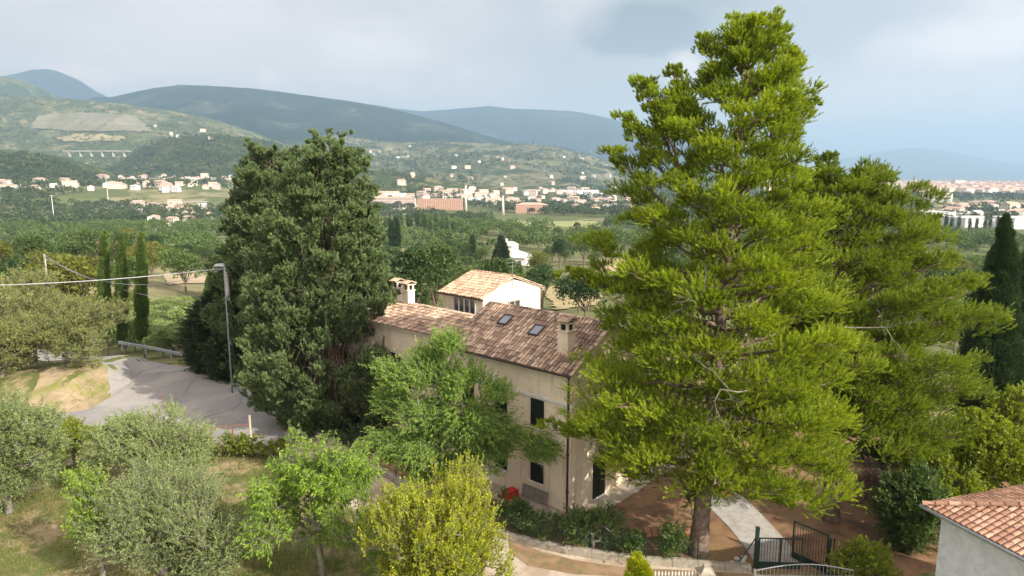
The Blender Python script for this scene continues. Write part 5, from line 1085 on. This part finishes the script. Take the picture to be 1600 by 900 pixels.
# ------------------------------------------------------------------ houses
def house_proto(w_, l_, h, roof='tile_far', wall='wall_far', hip=False, flat=False):
    r_ = empty('village_house', (0, 0, -400)); m = MB(); x, y = w_/2, l_/2
    m.box(-x, x, -y, y, -2.5, h, c=random.random())
    for fz in range(int(h//2.8)):
        z = 1+fz*2.8
        for k in range(int(l_//3)):
            yy = -y+1.2+k*3
            for s in (-1, 1): m.box(min(s*x, s*(x+.03)), max(s*x, s*(x+.03)), yy, yy+.95, z, z+1.3, 1)
        for k in range(int(w_//3)):
            xx = -x+1.2+k*3
            for s in (-1, 1): m.box(xx, xx+.95, min(s*y, s*(y+.03)), max(s*y, s*(y+.03)), z, z+1.3, 1)
    m.build('wall', [M[wall], M['win_far']], r_); m = MB(); o = .5; rh = w_*.22; c = random.random()
    if flat: m.box(-x-.2, x+.2, -y-.2, y+.2, h+.02, h+.5, c=c)
    elif hip: m.add([(-x-o, -y-o, h), (x+o, -y-o, h), (x+o, y+o, h), (-x-o, y+o, h), (0, -y+x*.8, h+rh), (0, y-x*.8, h+rh)], [(0, 1, 4), (1, 2, 5, 4), (2, 3, 5), (3, 0, 4, 5), (3, 2, 1, 0)], 0, c)
    else: m.add([(-x-o, -y-o, h-.1), (x+o, -y-o, h-.1), (x+o, y+o, h-.1), (-x-o, y+o, h-.1), (0, -y-o, h+rh), (0, y+o, h+rh)], [(0, 1, 4), (1, 2, 5, 4), (2, 3, 5), (3, 0, 4, 5), (3, 2, 1, 0)], 0, c)
    m.build('roof', M[roof], r_); return r_
P_H = [house_proto(9, 13, 6, 'tile_far', 'wall_far'), house_proto(10, 15, 7, 'tile_far', 'wall_fw', hip=True), house_proto(8, 11, 5.6, 'tile_far', 'wall_far'), house_proto(11, 18, 8.6, 'tile_far', 'wall_fp', hip=True), house_proto(10, 20, 9, 'tile_far', 'wall_far'), house_proto(9, 12, 6, 'roof_grey', 'wall_fw')]
P_B = [house_proto(14, 34, 13, 'tile_far', 'wall_fp', hip=True), house_proto(16, 40, 15, 'roof_grey', 'wall_far', flat=True), house_proto(13, 28, 16, 'tile_far', 'wall_far', hip=True)]
def houses(poly, n, label, group, smin=.8, smax=1.15, protos=None, gap=8, cat='house'):
    us = [p[0] for p in poly]; vs_ = [p[1] for p in poly]; done = []; t = 0
    while len(done) < n and t < n*60:
        t += 1; u = random.uniform(min(us), max(us)); v = random.uniform(min(vs_), max(vs_))
        if not pip(np.array([u]), np.array([v]), poly)[0]: continue
        p = on_surface(u, v)
        if p is None or any((p.x-q[0])**2+(p.y-q[1])**2 < gap**2 for q in done): continue
        done.append((p.x, p.y)); pr = random.choice(protos or P_H); o = pr if pr.name not in used else copy_tree(pr); used.add(pr.name); used.add(o.name)
        s = random.uniform(smin, smax); o.location = p; o.scale = (s, s, s); o.rotation_euler.z = random.choice([.3, .4, 1.9, 2.0, 1.2])+random.uniform(-.2, .2); tag(o, label, cat, group)
bpy.context.view_layer.update(); DG = bpy.context.evaluated_depsgraph_get()
from mathutils.bvhtree import BVHTree
_vs = []; _fs = []
for o in SC.objects:
    if o.type == 'MESH' and o.name.split('.')[0] in ('hill', 'mountain'):
        k = len(_vs); _vs += [tuple(v.co) for v in o.data.vertices]; _fs += [tuple(i+k for i in p.vertices) for p in o.data.polygons]
BV = BVHTree.FromPolygons(_vs, _fs)
def on_surface(u, v):
    d = ray(u, v).normalized(); hit = BV.ray_cast(Vector((0, 0, CH)), d)[0]; g = ground_at(u, v)
    if hit is not None and hit.length < g.length+1: return hit
    return g if g.length < 12000 else None
houses([(160, 278), (370, 277), (372, 300), (160, 300)], 60, 'small pale house with a terracotta roof in the village below the wooded foothill', 'houses of the village below the foothill', .85, 1.25)
houses([(0, 286), (140, 284), (150, 300), (0, 300)], 14, 'low pale house among trees at the foot of the left knoll', 'houses at the foot of the left knoll')
houses([(195, 325), (330, 318), (330, 350), (230, 360), (190, 345)], 18, 'pinkish house among trees left of the tall conifers', 'houses among trees left of the conifers', .8, 1.1, gap=14)
houses([(560, 297), (960, 297), (960, 323), (560, 323)], 125, 'house with a tiled roof in the valley town behind the poplars', 'houses of the valley town', .9, 1.3, gap=6)
houses([(900, 318), (985, 318), (985, 335), (900, 335)], 12, 'house with a reddish roof at the left edge of the big pine', 'houses beside the big pine', .9, 1.2, gap=12)
houses([(560, 225), (945, 235), (960, 292), (560, 292)], 34, 'tiny pale farmhouse on the farmed foothills above the town', 'farmhouses on the foothills', .8, 1.3, gap=30)
houses([(240, 196), (345, 205), (360, 218), (250, 216)], 7, 'small white farmhouse high on the left hillside', 'farmhouses high on the left hillside', .9, 1.3, gap=20)
houses([(1430, 318), (1660, 324), (1660, 346), (1430, 340)], 34, 'house with an orange tiled roof in the suburb before the city', 'suburb houses before the city', .9, 1.3, gap=18)
m = MB(); m.box(0, 1.5, -.05, -.002, 0, 1.4); WIN = m.mesh('window', M['win_far'])
def block(name, label, u0, u1, vb, D, h, dep, wall, roof, rz=0., cat='building', storeys=True, hip=False, zb=None):
    a = P(u0, vb, D); b = P(u1, vb, D); z = hz((a.x+b.x)/2, D) if zb is None else zb; r_ = tag(empty(name, ((a.x+b.x)/2, D, z), rz), label, cat); L = b.x-a.x
    m = MB(); m.box(-L/2, L/2, 0, dep, -4, h); m.build('wall', M[wall], r_); m = MB()
    if hip: m.add([(-L/2-.6, -.6, h), (L/2+.6, -.6, h), (L/2+.6, dep+.6, h), (-L/2-.6, dep+.6, h), (-L/2+dep*.5, dep/2, h+dep*.16), (L/2-dep*.5, dep/2, h+dep*.16)], [(0, 1, 5, 4), (1, 2, 5), (2, 3, 4, 5), (3, 0, 4), (3, 2, 1, 0)], 0, .5)
    else: m.box(-L/2-.3, L/2+.3, -.3, dep+.3, h+.01, h+.7)
    m.build('roof', M[roof], r_)
    if storeys:
        for f in range(int(h//3.1)):
            x = -L/2+1.5
            while x < L/2-1.6: link('window', WIN, r_, (x, 0, f*3.1+1)); x += 3.6
    return r_
block('factory', 'long white flat roofed factory across the town', 718, 936, 300, 1900, 14, 60, 'wall_fw', 'roof_grey', storeys=False)
block('factory', 'second long pale shed left of the white factory', 600, 722, 308, 1650, 11, 50, 'wall_fw', 'roof_grey', storeys=False)
block('apartment_block', 'orange red apartment block beside the taller factory chimney', 652, 722, 322, 1100, 17, 18, 'wall_fo', 'tile_far', hip=False)
block('apartment_block', 'long beige apartment block left of the orange one', 560, 648, 324, 1150, 16, 16, 'wall_fp', 'tile_far', hip=True)
block('apartment_block', 'pinkish brick block right of the two chimneys', 806, 856, 330, 1000, 12, 22, 'wall_fo', 'tile_far', hip=True)
block('shed', 'small white shed left of the tall poplars', 609, 632, 331, 930, 8, 14, 'wall_fw', 'roof_grey', storeys=False)
ab = block('apartment_block', 'white and red balconied apartment block before the city', 1448, 1487, 322, 1450, 17, 20, 'wall_fw', 'tile_far')
for f in range(5): m = MB(); m.box(-24, 24, -1.6, -.06, f*3.1+3, f*3.1+3.9); m.build('balcony', M['wall_fo' if f % 2 else 'wall_fw'], ab)
block('warehouse', 'white warehouse left of the row of dark poplars', 1445, 1490, 372, 760, 11, 40, 'wall_fw', 'roof_grey', storeys=False)
block('warehouse', 'long white warehouse behind the dark poplars', 1504, 1574, 388, 650, 8, 45, 'wall_fw', 'roof_grey', storeys=False)
block('warehouse', 'white warehouse with blue stripe at the right edge', 1580, 1660, 390, 630, 9.5, 40, 'wall_fw', 'roof_grey', storeys=False)
block('church_tower', 'pale square tower block rising over the city', 1492, 1508, 290, 3200, 34, 30, 'wall_far', 'roof_grey', storeys=False, cat='tower')
block('church_tower', 'small pale tower in the city left of the square tower block', 1438, 1443, 291, 3000, 26, 14, 'wall_far', 'tile_far', storeys=False, cat='tower')
for (u, vb, vt, D, lab) in [(728, 330, 290, 980, 'taller of the two slender factory chimneys'), (786, 333, 307, 950, 'shorter of the two slender factory chimneys')]:
    p = P(u, vb, D); z = hz(p.x, D); t = P(u, vt, D).z-z; r_ = tag(empty('factory_chimney', (p.x, D, z)), lab, 'chimney'); m = MB(); m.tube([(0, 0, -2), (0, 0, t)], [2.2, 1.2], 14); m.build('shaft', M['wall_far'], r_, smooth=True); m = MB(); m.tube([(0, 0, t), (0, 0, t+1.)], [1.5, 1.5], 14); m.build('rim', M['wall_fp'], r_)
for (u, vb, vt, D, lab) in [(168, 303, 279, 1050, 'thin white mast by the village at the left'), (83, 330, 306, 800, 'thin pale mast beside the left valley road'), (1572, 338, 318, 1200, 'lamp mast above the orange suburb roofs')]:
    p = P(u, vb, D); z = hz(p.x, D); t = P(u, vt, D).z-z; m = MB(); m.tube([(0, 0, -1), (0, 0, t)], [.5, .3], 6); m.box(-2, 2, -.4, .4, t, t+.5); o = m.build('mast', M['wall_fw'], None, (p.x, D, z)); tag(o, lab, 'mast')
# white villa among the trees below the tower
vp_ = ground_at(800, 414); D = vp_.y; vv = tag(empty('white_villa', (vp_.x-1.5, D, vp_.z), math.radians(-18)), 'white modern villa with pale flat roofs among trees above the tower room', 'villa')
k = D/F
m = MB(); m.box(-20*k, 6*k, 0, 9, -3, 30*k); m.box(6.01*k, 32*k, -4, 8, -3, 14*k); m.build('wall', M['wall_fw'], vv)
m = MB(); m.add([(-22*k, -.5, 29.5*k), (7*k, -.5, 29.5*k), (7*k, 9.5, 29.5*k), (-22*k, 9.5, 29.5*k), (-20*k, 4, 36*k), (4*k, 4, 36*k)], [(0, 1, 5, 4), (1, 2, 5), (2, 3, 4, 5), (3, 0, 4), (3, 2, 1, 0)]); m.add([(6.1*k, -4.6, 14*k), (33*k, -4.6, 13*k), (33*k, 8.5, 13.5*k), (6.1*k, 8.5, 21*k)], [(0, 1, 2, 3)]); m.build('roof', M['roof_grey'], vv)
m = MB(); m.box(-9*k, -6.5*k, 3, 4.2, 33*k, 40*k); m.build('chimney', M['wall_fw'], vv)
for a in (-15, -5): m = MB(); m.box(a*k, (a+5)*k, -.06, -.003, 16*k, 24*k); m.build('window', M['win_far'], vv)
for a in (12, 20): m = MB(); m.box(a*k, (a+5)*k, -4.06, -4.003, 2*k, 9*k); m.build('window', M['win_far'], vv)
p = P(783, 424, D*.86); shell_conifer('fir_tree', 'dark pointed fir in front of the white villa', 'tree', D*.86, [(368, 782, 784), (385, 776, 791), (400, 771, 796), (415, 767, 800), (432, 766, 801)], M['cedar'], M['bark'], 380, 1.1, 34, .8, .3, squash=.5, up=-.2, zbase=hz(p.x, D*.86))
p = P(738, 410, D*.9); shell_conifer('cypress_tree', 'short pointed cypress in the wood left of the villa', 'tree', D*.9, [(368, 737, 739), (380, 734, 742), (395, 733, 743), (412, 734, 742)], M['cypress_d'], M['bark'], 120, .7, 34, .7, .25, squash=1.5, up=1.2, zbase=hz(p.x, D*.9))
for u, vt, lab in ((611, 345, 'dark pointed cypress, left one of the pair before the poplars'), (621, 343, 'dark pointed cypress, right one of the pair before the poplars')):
    p = P(u, 380, 300); shell_conifer('cypress_tree', lab, 'tree', 300, [(vt, u-1, u+1), (vt+12, u-3, u+3), (vt+28, u-5, u+5), (vt+50, u-5, u+5)], M['cypress_d'], M['bark'], 130, .8, 34, .8, .3, squash=1.5, up=1.2, zbase=hz(p.x, 300))
# the distant city and the mass of small houses between the nearer ones of the town
n = 1500; r = rng.uniform(1150, 2500, n); t = np.radians(rng.uniform(-13.5, 11.5, n)); x1 = r*np.sin(t); y1 = r*np.cos(t)
n = 3600; r = rng.uniform(2200, 5600, n); t = np.radians(rng.uniform(20, 50, n)); xs = r*np.sin(t); ys = r*np.cos(t); m = [MB(), MB()]; xs = np.concatenate([xs, x1]); ys = np.concatenate([ys, y1]); nc_ = n
for i in range(len(xs)):
    mm_ = m[0] if i < nc_ else m[1]
    w_ = random.uniform(9, 20); l_ = random.uniform(10, 26); h = random.choice([7, 8, 10, 12, 15])
    if i < nc_: w_ *= 1.3; l_ *= 1.3; h = h*1.25+random.random()*4; Mx = Matrix.Translation((xs[i], ys[i], hz(xs[i], ys[i]))) @ Matrix.Rotation(random.uniform(0, 3.1), 4, 'Z')
    mm_.box(-w_/2, w_/2, -l_/2, l_/2, -1, h, m=random.choice([0, 0, 1, 2]), M=Mx); x, y = w_/2+.4, l_/2+.4
    mm_.add([Mx @ Vector(q) for q in ((-x, -y, h), (x, -y, h), (x, y, h), (-x, y, h), (0, -y+x*.7, h+w_*.2), (0, y-x*.7, h+w_*.2))], [(0, 1, 4), (1, 2, 5, 4), (2, 3, 5), (3, 0, 4, 5)], 3)
tag(m[0].build('distant_city', [M['wall_far'], M['wall_fw'], M['wall_fp'], M['tile_far']]), 'mass of pale buildings of the distant city on the plain', 'city', kind='stuff')
tag(m[1].build('town_houses', [M['wall_far'], M['wall_fw'], M['wall_fp'], M['tile_far']]), 'mass of tiny pale houses filling the valley town', 'town', kind='stuff')
# valley roads
M['vroad'] = mat('valley_road', (.40, .38, .35), .9)
for uv, lab in ((((85, 330), (150, 324), (260, 318), (330, 316)), 'pale valley road before the village'), (((640, 285), (760, 280), (880, 282)), 'pale country road on the foothills')):
    vs = []
    P_ = [ground_at(u, v) for u, v in uv]; Q = []
    for a, b in zip(P_[:-1], P_[1:]): Q += [a+(b-a)*(k/12) for k in range(12)]
    for q in Q: vs += [(q.x, q.y-5, hz(q.x, q.y-5)+.6), (q.x, q.y+5, hz(q.x, q.y+5)+.6)]
    me = bpy.data.meshes.new('valley_road'); me.from_pydata(vs, [], [(2*i, 2*i+2, 2*i+3, 2*i+1) for i in range(len(Q)-1)]); me.materials.append(M['vroad']); tag(link('road', me), lab, kind='structure')

# ------------------------------------------------------------------ the air
hm = bpy.data.materials.new('haze'); hm.use_nodes = True; t = hm.node_tree; t.nodes.clear(); o = N(t, 'ShaderNodeOutputMaterial'); pvn = N(t, 'ShaderNodeVolumePrincipled')
pvn.inputs['Color'].default_value = (.46, .71, 1, 1); pvn.inputs['Density'].default_value = 1.25e-4; pvn.inputs['Anisotropy'].default_value = .15; t.links.new(pvn.outputs[0], o.inputs['Volume'])
m = MB(); m.box(-28000, 28000, -28000, 28000, -60, 1500); hz_ = m.build('haze', hm); tag(hz_, 'pale blue haze filling the valley', 'haze', kind='stuff'); hz_.display_type = 'WIRE'
for pr in P_W+P_Y+P_O+P_P+P_H+P_B:
    if pr.location.z < -390:
        for c in list(pr.children): bpy.data.objects.remove(c)
        bpy.data.objects.remove(pr)
